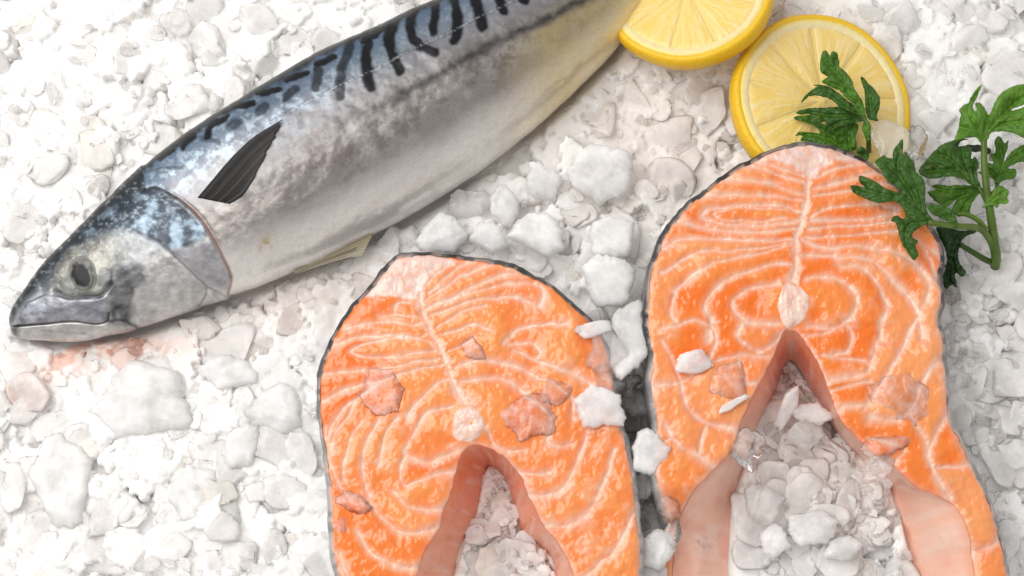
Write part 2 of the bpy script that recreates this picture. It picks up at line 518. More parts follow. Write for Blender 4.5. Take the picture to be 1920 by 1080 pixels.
def flake_shape(seed, nr=7, na=26, sides=6, melt=False):
    """a broken flake: straight fracture edges, nibbled rim, lens-like uneven thickness; rim share in the 4th column"""
    r = np.random.default_rng(seed)
    A = np.linspace(0, 2 * math.pi, na, endpoint=False)
    ak = (np.arange(sides) + r.uniform(-0.38, 0.38, sides)) * 2 * math.pi / sides; dk = r.uniform(0.6, 1.0, sides)
    cs = np.cos(A[:, None] - ak[None]); q = np.where(cs > 0.15, dk[None] / np.maximum(cs, 0.15), 9)
    R = np.minimum(q.min(1), 1.12)
    R = 0.94 * R + 0.05
    wa = np.minimum(A, 2 * math.pi - A)
    R = R * (1 + 0.16 * (vnoise(wa * 2.2, A * 0 + seed, seed) - 0.5) + 0.10 * (vnoise(wa * 7.0, A * 0 + seed, seed + 1) - 0.5) + (0.015 if melt else 0.06) * (vnoise(A * 16.0, A * 0 + seed, seed + 2) - 0.5))
    V, rim = [], []
    ts = np.linspace(0, 1, nr) ** 0.75
    def prof(t): return (1 - t ** 2.2) if melt else (1 - t ** 6) ** 0.5
    for sg in (1, -1):
        for t in (ts if sg > 0 else ts[:-1][::-1]):
            x = R * t * np.cos(A); y = R * t * np.sin(A)
            n = fbm(x * 1.3 + seed * 1.7, y * 1.3 + sg * 3, seed + 5, 2) - 0.5
            step_ = (0.12 if melt else 0.35) * (vnoise(x * 1.3 + 4 * sg, y * 1.3 + seed, seed + 9) > 0.55)
            z = sg * prof(t) * (0.9 + 0.4 * n + step_ * 0.5) + 0.2 * n
            if melt: z = prof(t) * (0.9 + 0.6 * n) if sg > 0 else -1.1 * prof(t) * np.ones(na)
            V.append(np.stack([x, y, z], -1)); rim.append(np.full(na, t))
    V = np.vstack(V); rim = np.concatenate(rim)
    F = grid_faces(2 * nr - 1, na, True)
    return V, F, rim
LIB = [(*chip_shape(100 + i, ICO3, 5 + i % 4, 0.035), np.full(len(ICO3[0]), 0.3)) for i in range(30)]
LUMP = [(*chip_shape(160 + i, ico(2), 5 + i % 4), np.full(len(ico(2)[0]), 0.3)) for i in range(12)]
def rot_of(r, tilt):
    az = r.uniform(0, 6.283); ta = r.uniform(0, 6.283); tl = abs(r.normal(0, tilt))
    q = Quaternion((math.cos(ta), math.sin(ta), 0), tl) @ Quaternion((0, 0, 1), az)
    return np.array(q.to_matrix())

def clear_of(x, y, R):
    i = min(max(int((y - gy[0]) / GS), 0), len(gy) - 1); j = min(max(int((x - gx[0]) / GS), 0), len(gx) - 1)
    return (DG['s1'][i, j] > R * 0.75 and DG['s2'][i, j] > R * 0.75 and DG['fish'][i, j] > R * 0.6
            and DG['s1b'][i, j] > R * 0.45 and DG['s2b'][i, j] > R * 0.45)

def rim_alpha(rim):
    return 1 - 0.5 * sstep(0.78, 1.0, rim)

def chip_field(name, n, r0, r1, tilt, sink, seed, mat, lib, zr=(0.14, 0.34), extra=()):
    r = np.random.default_rng(seed)
    VV, FF, CC = [], [], []; off = 0; made = 0; tries = 0
    while made < n and tries < n * 4:
        tries += 1
        if extra and r.random() < 0.3:
            e = extra[r.integers(len(extra))]; x = r.normal(e[0], e[2]); y = r.normal(e[1], e[3])
        else:
            x = r.uniform(-250, 2170); y = r.uniform(-210, 1290)
        R = r0 + (r1 - r0) * r.random() ** 2.2
        if not clear_of(x, y, R): continue
        V, F, rim = lib[r.integers(len(lib))]
        sc3 = np.array([R, R * r.uniform(0.6, 1.0), R * r.uniform(*zr)])
        P = (V * sc3) @ rot_of(r, tilt).T
        z = ice_h(x, y) / K + R * r.uniform(-sink, 0.06)
        P = P + [x, y, z]
        VV.append(np.stack([(P[:, 0] - 960) * K, -(P[:, 1] - 540) * K, P[:, 2] * K], -1))
        FF.append(F + off); off += len(V)
        c = np.empty((len(V), 4)); c[:, :3] = stain_and_bounce(x, y); c[:, 3] = rim_alpha(rim)
        CC.append(c)
        made += 1
    o = mesh_obj(name, np.vstack(VV), np.vstack(FF), mat, None, np.vstack(CC))
    bm = bmesh.new(); bm.from_mesh(o.data); bmesh.ops.recalc_face_normals(bm, faces=bm.faces); bm.to_mesh(o.data); bm.free()
    o['kind'] = 'stuff'
    return o
CAVS = [(1530, 960, 70, 90), (1490, 790, 40, 70), (930, 1000, 45, 70), (1850, 750, 70, 200), (1188, 900, 14, 150)]
o = chip_field('crushed_ice_chips', 2000, 8, 52, 0.26, 0.25, 21, M_CHIP, LIB, (0.13, 0.28), CAVS)
o['label'] = 'loose milky ice flakes scattered over the ice bed'; o['category'] = 'ice'
o = chip_field('crushed_ice_slivers', 1000, 5, 28, 0.40, 0.20, 23, M_GLASSY, LIB, (0.12, 0.30), CAVS)
o['label'] = 'glassy ice slivers lying among the milky flakes'; o['category'] = 'ice'

o = chip_field('crushed_ice_crumbs', 1500, 3, 11, 0.9, 0.1, 25, M_GLASSY, LUMP, (0.4, 0.8), CAVS)
o['label'] = 'tiny glassy ice crumbs between the larger flakes'; o['category'] = 'ice'

# ------------------------------------------------------------------ salmon steaks
def build_steak(label, out, inn, lines, spine, vertebra, fatcap, seed, pale_edges):
    root = thing('salmon_steak', label, 'salmon steak', 'raw salmon steaks on the ice')
    o4 = np.array([(p[0], p[1], p[0], p[1]) for p in out], float)
    i4 = np.array(inn, float)
    OUT = catmull(o4, 3.0); INN = catmull(i4, 3.0)
    ring = np.vstack([OUT, INN])[:, :2]
    # ragged cut edge
    jit = (vnoise(ring[:, 0] / 13, ring[:, 1] / 13, seed) - 0.5) * 3.0
    tng = np.roll(ring, -1, 0) - np.roll(ring, 1, 0); tng /= np.maximum(np.linalg.norm(tng, axis=1, keepdims=True), 1e-6)
    nrm = np.stack([tng[:, 1], -tng[:, 0]], -1)
    ring = ring + nrm * jit[:, None]
    n = len(ring)
    x0, y0 = ring.min(0); x1, y1 = ring.max(0)
    st = 2.6
    X, Y = np.meshgrid(np.arange(x0, x1, st), np.arange(y0, y1, st * 0.87))
    X = X + (np.arange(X.shape[0])[:, None] % 2) * st / 2
    q = np.stack([X.ravel(), Y.ravel()], -1) + rng.normal(0, 0.2, (X.size, 2))
    q = q[inside(q, ring)]
    q = q[kd_query(kd_of(ring), q)[0] > 1.4]
    pts = np.vstack([ring, q])
    res = delaunay_2d_cdt([Vector(p) for p in pts.tolist()], [], [list(range(n))], 1, 1e-5)
    Vp = np.array([v[:] for v in res[0]]); F = np.array([f for f in res[2] if len(f) == 3])
    a = Vp[F[:, 0]]; b = Vp[F[:, 1]]; c = Vp[F[:, 2]]
    area = (b[:, 0] - a[:, 0]) * (c[:, 1] - a[:, 1]) - (b[:, 1] - a[:, 1]) * (c[:, 0] - a[:, 0])
    F[area > 0] = F[area > 0][:, ::-1]
    # fat seams
    wl, pl = [], []
    for L, w in lines:
        C = catmull(L, 1.2); pl.append(C); wl.append(np.full(len(C), w) * (0.75 + 0.6 * vnoise(C[:, 0] / 25, C[:, 1] / 25, seed + 2)) * (0.8 + 0.55 * np.linspace(0, 1, len(C)) ** 2))
    S = catmull([(p[0], p[1]) for p in spine], 1.2); sw = np.interp(np.linspace(0, 1, len(S)), np.linspace(0, 1, len(spine)), [p[2] for p in spine])
    pl.append(S); wl.append(sw)
    AP = np.vstack(pl); AW = np.concatenate(wl)
    warp = np.stack([(fbm(Vp[:, 0] / 34, Vp[:, 1] / 34, seed + 4, 4) - 0.5) * 9, (fbm(Vp[:, 0] / 34, Vp[:, 1] / 34, seed + 5, 4) - 0.5) * 9], -1)
    d, ix = kd_query(kd_of(AP), Vp + warp)
    wd = AW[ix]
    seam = np.exp(-(d / (wd * 1.38)) ** 1.3)
    halo = np.exp(-(d / (wd * 2.6)) ** 2)
    dn = d / wd
    edge, _ = kd_query(kd_of(ring), Vp)
    cap = sstep(5, -9, sdist(Vp + warp, fatcap) + 8 * (fbm(Vp[:, 0] / 14, Vp[:, 1] / 14, seed + 8, 3) - 0.5))
    n1 = fbm(Vp[:, 0] / 70, Vp[:, 1] / 70, seed + 10, 4); n2 = fbm(Vp[:, 0] / 12, Vp[:, 1] / 12, seed + 11, 4); n3 = fbm(Vp[:, 0] / 4, Vp[:, 1] / 4, seed + 12, 2)
    deep = np.array([0.95, 0.185, 0.002]); light = np.array([0.96, 0.31, 0.060]); pink = np.array([0.94, 0.50, 0.36]); fat = np.array([0.95, 0.68, 0.54])
    colr = mix(deep, light, np.clip(sstep(0.36, 0.66, n1) * 0.75 + (n2 - 0.5) * 0.25, 0, 1))
    frost = sstep(0.56, 0.74, fbm(Vp[:, 0] / 38, Vp[:, 1] / 38, seed + 14, 4)) * sstep(0.35, 0.62, n2)
    colr = mix(colr, pink, frost * 0.45)
    colr = mix(colr, (0.92, 0.40, 0.24), halo * 0.55)
    spn = ix >= len(AP) - len(S)
    colr = mix(colr, np.where(spn[:, None], np.array([0.95, 0.72, 0.60]), fat), np.clip(seam * (0.50 + 0.85 * (n2 - 0.38) + 0.55 * (fbm(Vp[:, 0] / 30, Vp[:, 1] / 30, seed + 16, 2) - 0.4)), 0, 0.9))
    capc = mix(np.array([0.90, 0.66, 0.58]), np.array([0.88, 0.44, 0.30]), sstep(0.5, 0.72, n2) * 0.7)
    colr = mix(colr, capc, cap)
    # pale rim beside skin, wider where asked
    dOut, io = kd_query(kd_of(OUT[:, :2]), Vp)
    par = io / len(OUT)
    rimw = np.interp(par, [p[0] for p in pale_edges], [p[1] for p in pale_edges])
    rim = np.exp(-(dOut / (rimw * (0.5 + n2))) ** 2)
    colr = mix(colr, (0.90, 0.60, 0.50), rim * 0.8)
    dIn, _ = kd_query(kd_of(INN[:, :2]), Vp)
    rimi = np.exp(-(dIn / 6.5) ** 2)
    colr = mix(colr, (0.90, 0.58, 0.47), rimi * 0.75)
    colr = colr * (0.97 + 0.05 * n3)[:, None]
    # relief
    pil = 1 - np.exp(-d / 11.0)
    zz = STEAK_Z + 0.0006 * pil * (1 - cap) - 0.00030 * seam + 0.0030 * (n1 - 0.5) + 0.00045 * (n2 - 0.5)
    fib = vnoise(Vp[:, 0] / 3.2 + n2 * 6, Vp[:, 1] / 9, seed + 20)
    zz = zz + 0.00022 * (fib - 0.5) - np.where(dIn < dOut, 0.0010, 0.0030) * np.exp(-edge / 5.5)
    # the thin flaps dip into the ice towards the bottom of the picture
    dip = np.zeros(len(Vp))
    if seed == 2:
        dip = sstep(905, 1010, Vp[:, 1]) * sstep(1400, 1330, Vp[:, 0]) * 0.014
    zz = zz - dip
    P = W(Vp[:, 0], Vp[:, 1], STEAK_Z); P[:, 2] = zz
    N = vert_normals(P, F)
    # split into flakes along the seams
    fs = (dn < 1.15) | (cap > 0.5)
    isfat = fs[F].sum(1) >= 2
    core = d > np.maximum(wd * 2.0, 6.0)
    core &= ~(cap > 0.5)
    coreF = F[core[F].all(1)]
    parent = list(range(len(Vp)))
    def find(a):
        while parent[a] != a:
            parent[a] = parent[parent[a]]; a = parent[a]
        return a
    for f in coreF.tolist():
        r0 = find(f[0])
        for k in f[1:]:
            rk = find(k)
            if rk != r0: parent[rk] = r0
    rid = np.array([find(a) for a in range(len(Vp))])
    uniq, cnt = np.unique(rid[coreF[:, 0]], return_counts=True)
    keep = uniq[cnt > 45]
    seeds = np.nonzero(core & np.isin(rid, keep))[0]
    _, near = kd_query(kd_of(Vp[seeds]), Vp)
    vlab = rid[seeds][near]
    flab = np.median(vlab[F], axis=1).astype(int)
    lab = np.where(isfat, -1, flab)
    big = keep.tolist()
    size = {g: int((lab == g).sum()) for g in big}
    big = [g for g in big if size[g] > 0]
    ton = np.random.default_rng(seed + 90)
    for g in [-1] + sorted(big, key=lambda u: -size[u]):
        Fg = F[lab == g] if g != -1 else F[~np.isin(lab, big)]
        used, inv = np.unique(Fg, return_inverse=True)
        if g != -1:
            tv = ton.uniform(-1, 1); wgt = np.clip((dn[used] - 1.2) / 2.5, 0, 1) * (1 - np.clip(rim[used], 0, 1)) * abs(tv) * 0.7
            colr[used] = mix(colr[used], (0.95, 0.17, 0.001) if tv > 0 else (0.97, 0.40, 0.15), wgt)
        mesh_obj('fat_marbling' if g == -1 else 'muscle_flake', P[used], inv.reshape(-1, 3), M_SALMON, root, colr[used], True, N[used])
    # skin band
    m = len(OUT)
    rg = ring[:m]; nn = nrm[:m]
    # outward direction
    if inside(rg[m // 2:m // 2 + 1] + nn[m // 2:m // 2 + 1] * 6, ring)[0]: nn = -nn
    s = np.linspace(0, 1, m)
    wv = 3.4 + 2.6 * (vnoise(s * 60, s * 0 + seed, seed + 30) - 0.4)
    prof = [(-1.5, 0.0008, 0), (0.35, 0.0003, 1), (1.0, -0.0012, 1), (1.25, -0.006, 0), (1.1, -0.013, 0), (0.6, -0.021, 0), (-1.0, -0.026, 0)]
    edz = np.interp(np.arange(m), np.arange(m), np.zeros(m))
    dk, ik = kd_query(kd_of(Vp), rg)
    zr = zz[ik] + 0.0012
    rows, cols = [], []
    dark = sstep(0.16, 0.30, s) * sstep(0.86, 0.70, s) if seed == 1 else sstep(0.16, 0.26, s) * sstep(0.80, 0.70, s)
    nz = vnoise(s * 170, s * 0 + 3.3, seed + 33); nz2 = vnoise(s * 55, s * 0 + 1.3, seed + 34)
    for (o_, dz, tp) in prof:
        pp = rg + nn * (wv * o_)[:, None]
        A = W(pp[:, 0], pp[:, 1], STEAK_Z); A[:, 2] = zr + dz
        rows.append(A)
        cdark = np.array([0.018, 0.02, 0.022]); silver = np.array([0.45, 0.44, 0.43])
        cc = mix(silver * (0.6 + 0.6 * nz)[:, None], cdark, np.clip(dark * (0.75 + 0.7 * (nz2 - 0.25)), 0, 1) if dz > -0.010 else dark * 0.5)
        if o_ < 0 and dz > 0: cc = mix(cc, (0.72, 0.5, 0.43), sstep(0.45, 0.6, nz) * (1 - 0.4 * dark))
        cols.append(cc)
    SV = np.stack(rows, 1).reshape(-1, 3); SC = np.stack(cols, 1).reshape(-1, 3)
    mesh_obj('skin', SV, grid_faces(m, len(prof)), M_SKIN, root, SC)
    # cavity lining
    k = len(INN)
    ri = ring[m:]; dk, ik = kd_query(kd_of(Vp), ri); zt = zz[ik] + 0.0004
    top = W(ri[:, 0], ri[:, 1], STEAK_Z); top[:, 2] = zt
    bot = W(INN[:, 2], INN[:, 3], 0.002); bot[:, 2] = -0.003
    R = 22; rows = []; cols = []
    ss = np.linspace(0, 1, k)
    for j in range(R):
        t = j / (R - 1)
        A = top * (1 - t) + bot * t
        bul = math.sin(t * math.pi) * 0.0016
        A[:, 2] = top[:, 2] * (1 - t) + bot[:, 2] * t + bul + 0.0022 * (vnoise(ss * 26, np.full(k, t * 3.0), seed + 40) - 0.5) * math.sin(t * math.pi)
        rows.append(A)
        pxy = INN[:, :2] * (1 - t) + INN[:, 2:] * t
        nw = fbm(pxy[:, 0] / 26, pxy[:, 1] / 26, seed + 41, 4)
        red = np.exp(-((pxy[:, 1] - (885 if seed == 1 else 690)) / (120 if seed == 1 else 95)) ** 2)
        c0 = mix(np.array([0.97, 0.46, 0.31]), np.array([0.97, 0.66, 0.53]), 0.3 + 0.5 * nw)
        if seed == 1: c0 = mix(np.array([0.94, 0.36, 0.20]), np.array([0.95, 0.52, 0.38]), nw)
        c0 = mix(c0, (0.88, 0.20, 0.07), red * (0.35 + 0.7 * nw))
        c0 = mix(c0, (0.9, 0.36, 0.2), math.exp(-(t / 0.12) ** 2) * 0.5)
        if seed == 2:   # a dark bruise on the left flap
            br = np.exp(-(((pxy[:, 0] - 1322) / 20) ** 2 + ((pxy[:, 1] - 1015) / 12) ** 2)) * sstep(0.4, 0.7, vnoise(pxy[:, 0] / 5, pxy[:, 1] / 5, 3))
            c0 = mix(c0, (0.15, 0.09, 0.09), br * 0.8)
        stri = vnoise(ss * 90 + 2 * t, np.full(k, t * 1.5), seed + 47)
        c0 = mix(c0, (0.96, 0.74, 0.64), sstep(0.62, 0.85, stri) * 0.45 * math.sin(t * math.pi))
        c0 = mix(c0, (0.75, 0.16, 0.10), sstep(0.68, 0.9, vnoise(ss * 40, np.full(k, t * 5), seed + 48)) * 0.25)
        cols.append(c0)
    LV = np.stack(rows, 1).reshape(-1, 3); LC = np.stack(cols, 1).reshape(-1, 3)
    mesh_obj('belly_lining', LV, grid_faces(k, R), M_LINING, root, LC)
    # vertebra: a low knob with a dimpled centre
    vx, vy, rx, ry, rot = vertebra
    nr, na = 26, 64
    V = [[vx, vy, 0.0]]; vc = [[0.80, 0.60, 0.52]]
    for i in range(1, nr):
        t = i / (nr - 1)
        for j in range(na):
            a = 2 * math.pi * j / na
            wob = 1 + 0.05 * math.sin(3 * a + seed) + 0.03 * math.sin(5 * a + 2 * seed) + 0.02 * math.sin(11 * a)
            ex = rx * wob * t * math.cos(a); ey = ry * wob * t * math.sin(a)
            V.append([vx + ex * math.cos(rot) - ey * math.sin(rot), vy + ex * math.sin(rot) + ey * math.cos(rot), t])
    V = np.array(V); t = V[:, 2]
    nv = fbm(V[:, 0] / 9, V[:, 1] / 9, seed + 50, 4)
    hz = 0.0009 * (1 - t ** 3) - 0.0005 * np.exp(-(t / 0.3) ** 2) + 0.0008 * (nv - 0.5)
    P2 = W(V[:, 0], V[:, 1], STEAK_Z); dk, ik = kd_query(kd_of(Vp), V[:, :2]); P2[:, 2] = zz[ik].mean() * (1 - t) + zz[ik] * t + hz - 0.0008 * t ** 6
    Fv = [(0, 1 + j, 1 + (j + 1) % na) for j in range(na)]
    for i in range(nr - 2):
        for j in range(na):
            A = 1 + i * na + j; B = 1 + i * na + (j + 1) % na
            Fv.append((A, A + na, B + na, B))
    Fv = [f[::-1] for f in Fv]
    vcol = mix(np.array([0.94, 0.72, 0.62]), np.array([0.93, 0.52, 0.40]), sstep(0.36, 0.68, nv) * 0.7)
    vcol = mix(vcol, (0.93, 0.42, 0.22), sstep(0.7, 1.0, t + 0.4 * (nv - 0.5)) * 0.85)
    vcol = mix(vcol, (0.80, 0.45, 0.36), np.exp(-(t / 0.2) ** 2) * 0.5)
    mesh_obj('vertebra', P2, Fv, M_BONE, root, vcol)
    return root, Vp, zz

s1_lines = [(z4(l), w) for l, w in [
    ([(650, 240), (720, 170), (790, 130)], 3.0), ([(660, 280), (760, 200), (850, 130), (900, 110)], 3.2), ([(640, 320), (780, 230), (900, 160), (1000, 120)], 3.2),
    ([(650, 365), (760, 320), (900, 245), (1050, 190), (1180, 185)], 4.0), ([(670, 400), (790, 365), (900, 320), (1000, 310), (1120, 310), (1190, 330)], 3.2),
    ([(750, 340), (850, 290), (1000, 250), (1130, 235), (1240, 240), (1275, 290), (1250, 350)], 3.8),
    ([(700, 470), (760, 430), (850, 380), (960, 355)], 2.6), ([(720, 500), (820, 480), (900, 460), (980, 470)], 2.6),
    ([(1060, 550), (1150, 470), (1250, 455), (1400, 440)], 3.2), ([(1090, 560), (1200, 545), (1260, 590), (1250, 620)], 2.8),
    ([(800, 690), (900, 650), (1000, 640), (1100, 660), (1180, 690), (1240, 740)], 4.2), ([(830, 755), (950, 740), (1060, 745), (1130, 780), (1170, 810)], 4.0),
    ([(1110, 590), (1180, 610), (1250, 640), (1350, 680), (1450, 720), (1540, 770)], 3.6),
    ([(1240, 740), (1330, 760), (1420, 850), (1440, 950)], 3.0), ([(760, 600), (840, 560), (900, 520)], 2.4),
    ([(620, 410), (500, 400), (400, 400)], 3.0), ([(620, 440), (560, 450), (450, 430), (350, 440), (220, 470)], 3.6), ([(650, 500), (600, 520), (480, 508), (330, 515), (200, 540), (120, 590)], 3.4),
    ([(690, 585), (640, 530), (500, 522), (380, 540), (270, 575), (250, 600), (350, 625), (480, 622), (600, 600), (690, 590)], 2.8),
    ([(720, 630), (550, 660), (400, 690), (250, 700), (100, 710)], 3.4), ([(740, 660), (600, 690), (450, 735), (300, 775), (180, 810), (100, 870)], 3.2),
    ([(790, 740), (700, 770), (640, 830), (580, 900), (560, 940)], 3.2), ([(420, 740), (300, 830), (200, 900), (150, 980), (120, 1050)], 2.8), ([(560, 330), (490, 340), (480, 400)], 2.6)]]
s1_lines += [(z5(l), w) for l, w in [
    ([(280, 10), (220, 100), (160, 200), (140, 290)], 3.0), ([(310, 120), (250, 230), (215, 340), (210, 430)], 3.0), ([(410, 120), (345, 230), (322, 330), (330, 440), (355, 520)], 3.4),
    ([(515, 100), (450, 180), (420, 270), (410, 350)], 2.6), ([(800, 40), (690, 60), (620, 150), (560, 260), (545, 295), (600, 330), (680, 342), (760, 310), (840, 265)], 3.6),
    ([(480, 500), (560, 580), (640, 602), (720, 592), (800, 570)], 3.4), ([(350, 540), (390, 600), (450, 670), (530, 720), (620, 730), (720, 690)], 4.0),
    ([(285, 720), (350, 820), (420, 870), (540, 915), (640, 920)], 4.4), ([(190, 830), (210, 900), (240, 980)], 3.4), ([(140, 300), (170, 420), (210, 500), (330, 560)], 3.4),
    ([(1570, 110), (1530, 230), (1490, 330), (1450, 430), (1400, 490), (1310, 520), (1230, 510)], 4.6),
    ([(1700, 270), (1640, 430), (1580, 560), (1520, 640), (1440, 680), (1320, 690)], 5.0), ([(1805, 600), (1750, 730), (1690, 830), (1580, 920), (1520, 980)], 4.8),
    ([(1090, 300), (1130, 370), (1220, 400), (1340, 390)], 3.4), ([(995, 150), (1030, 230), (1110, 270), (1190, 270)], 3.2), ([(1200, -20), (1300, 40), (1350, 130), (1330, 220), (1390, 250), (1450, 240)], 3.0),
    ([(560, 290), (520, 380), (550, 470), (640, 440), (720, 400), (820, 380)], 2.8)]]
s2_lines = [(z6(l), w) for l, w in [
    ([(850, 245), (770, 215), (690, 188), (620, 180)], 2.6), ([(850, 275), (740, 242), (640, 208), (560, 200)], 3.2), ([(850, 335), (800, 322), (700, 290), (600, 270), (450, 258)], 3.8),
    ([(845, 365), (740, 350), (600, 335), (480, 335), (350, 350)], 3.4),
    ([(840, 420), (740, 395), (600, 385), (480, 395), (390, 408), (345, 440), (380, 467), (480, 488), (620, 492), (740, 484), (840, 460)], 3.8),
    ([(770, 415), (600, 402), (480, 408), (400, 432), (450, 462), (600, 472), (760, 455)], 1.5),
    ([(830, 500), (700, 525), (560, 527), (440, 520), (340, 500), (240, 478), (190, 470)], 3.6), ([(810, 560), (680, 572), (540, 570), (420, 565), (300, 560), (220, 570), (130, 615)], 3.0),
    ([(800, 578), (680, 600), (560, 618), (440, 625), (330, 632), (230, 672), (140, 730)], 2.8), ([(800, 590), (720, 612), (600, 645), (480, 665), (380, 695), (290, 755), (195, 830)], 2.8),
    ([(790, 690), (700, 690), (600, 720), (500, 755), (420, 800), (370, 860), (360, 920), (392, 970), (380, 1080)], 3.6),
    ([(720, 790), (600, 810), (530, 850), (490, 890), (520, 940), (560, 985), (640, 992), (720, 992)], 3.6), ([(390, 1000), (300, 975), (220, 1000), (130, 1020)], 3.0), ([(250, 780), (200, 850), (180, 940), (220, 1000)], 2.6),
    ([(910, 250), (1000, 212), (1100, 188), (1200, 180)], 3.0), ([(900, 302), (1000, 282), (1120, 248), (1250, 215)], 4.0), ([(900, 340), (1050, 322), (1160, 295), (1300, 270)], 2.8),
    ([(890, 450), (960, 410), (1080, 392), (1200, 387), (1290, 400), (1330, 415), (1260, 440), (1150, 458), (1000, 468), (890, 462)], 2.8),
    ([(880, 505), (1000, 498), (1150, 490), (1320, 462)], 2.2), ([(870, 548), (1000, 546), (1150, 540), (1320, 520)], 2.2),
    ([(850, 560), (920, 592), (1000, 605), (1150, 602), (1280, 622), (1380, 662), (1450, 722), (1490, 790), (1480, 860), (1450, 915)], 4.2),
    ([(830, 645), (920, 642), (1000, 645), (1060, 660), (1180, 662), (1260, 722), (1340, 800), (1400, 870), (1440, 940), (1460, 1060)], 3.8),
    ([(1040, 700), (1130, 700), (1200, 750), (1255, 820), (1275, 900), (1250, 970), (1250, 1080)], 4.0),
    ([(860, 770), (930, 758), (1020, 760), (1090, 810), (1125, 880), (1100, 950), (1040, 1000), (960, 1012), (880, 1010)], 4.2),
    ([(1430, 560), (1480, 600), (1540, 640)], 2.6), ([(1360, 540), (1450, 590), (1500, 680), (1530, 760)], 2.6)]]
s2_lines += [(z7(l), w) for l, w in [
    ([(440, 50), (415, 105), (450, 150), (520, 168), (590, 110)], 3.6), ([(310, 40), (330, 130), (300, 200), (250, 250), (170, 300), (80, 310)], 3.4),
    ([(250, 230), (330, 205), (420, 190), (540, 190)], 3.0), ([(180, 290), (220, 400), (300, 460), (430, 490)], 4.4),
    ([(130, 470), (180, 550), (260, 590), (330, 650)], 4.4), ([(262, 590), (268, 540), (290, 470)], 2.6), ([(80, 560), (150, 520), (180, 540)], 2.6), ([(420, 200), (450, 290), (490, 300)], 2.6), ([(110, 120), (150, 200), (180, 290)], 2.6),
    ([(1015, -20), (1000, 90), (970, 180), (930, 262), (800, 282)], 4.4), ([(760, 185), (830, 200), (930, 212), (960, 240)], 3.0), ([(700, 110), (780, 90), (850, 60), (880, 100), (860, 170), (790, 190)], 3.2),
    ([(1150, 30), (1100, 120), (1060, 200), (1010, 280), (970, 340), (930, 400)], 3.8), ([(1245, 190), (1200, 240), (1150, 320), (1110, 410), (1050, 445), (960, 440)], 4.6),
    ([(800, 330), (870, 312), (960, 290), (975, 340), (930, 385), (830, 400)], 3.2), ([(1275, 420), (1215, 510), (1190, 580), (1200, 640), (1230, 700), (1275, 765)], 4.6),
    ([(940, 520), (1000, 530), (1090, 560), (1060, 610), (1000, 620)], 2.8), ([(1500, 880), (1450, 955), (1360, 985)], 5.0), ([(1200, 650), (1290, 640), (1380, 620)], 3.0), ([(1100, 420), (1170, 520), (1190, 580)], 3.0)]]
s1_cap = z4([(470, 70), (640, 50), (780, 80), (850, 108), (760, 150), (660, 215), (635, 260), (625, 300), (570, 315), (400, 300), (280, 310), (400, 170)])
s2_cap = z6([(560, 185), (700, 110), (870, 60), (1000, 85), (1130, 125), (1200, 170), (1010, 178), (940, 220), (915, 260), (850, 240), (790, 200), (690, 165)])
def wp(f, pts): return [(*f([(p[0], p[1])])[0], p[2]) for p in pts]
s1_spine = wp(z4, [(590, 200, 12), (610, 300, 9), (635, 400, 9.5), (690, 520, 8.5), (740, 610, 8), (770, 700, 7.5), (810, 790, 8), (860, 880, 12)])
s2_spine = wp(z6, [(880, 180, 16), (885, 240, 11), (868, 300, 8.5), (868, 350, 8), (850, 430, 7.5), (828, 520, 7), (815, 590, 7), (815, 660, 6), (805, 740, 6), (790, 800, 12)])
build_steak('raw salmon steak lying nearest the mackerel, left of the two steaks', S1_OUT, S1_IN, s1_lines, s1_spine, (877, 795, 35, 41, 0.1), s1_cap, 1,
            [(0, 10), (0.25, 5), (0.45, 3), (0.62, 4), (0.8, 9), (1, 9)])
build_steak('raw salmon steak with a parsley leaf on it, below the lemon slices', S2_OUT, S2_IN, s2_lines, s2_spine, (1486, 572, 35, 47, 0.0), s2_cap, 2,
            [(0, 12), (0.12, 14), (0.3, 8), (0.5, 3), (0.62, 5), (0.72, 16), (0.85, 12), (1, 9)])

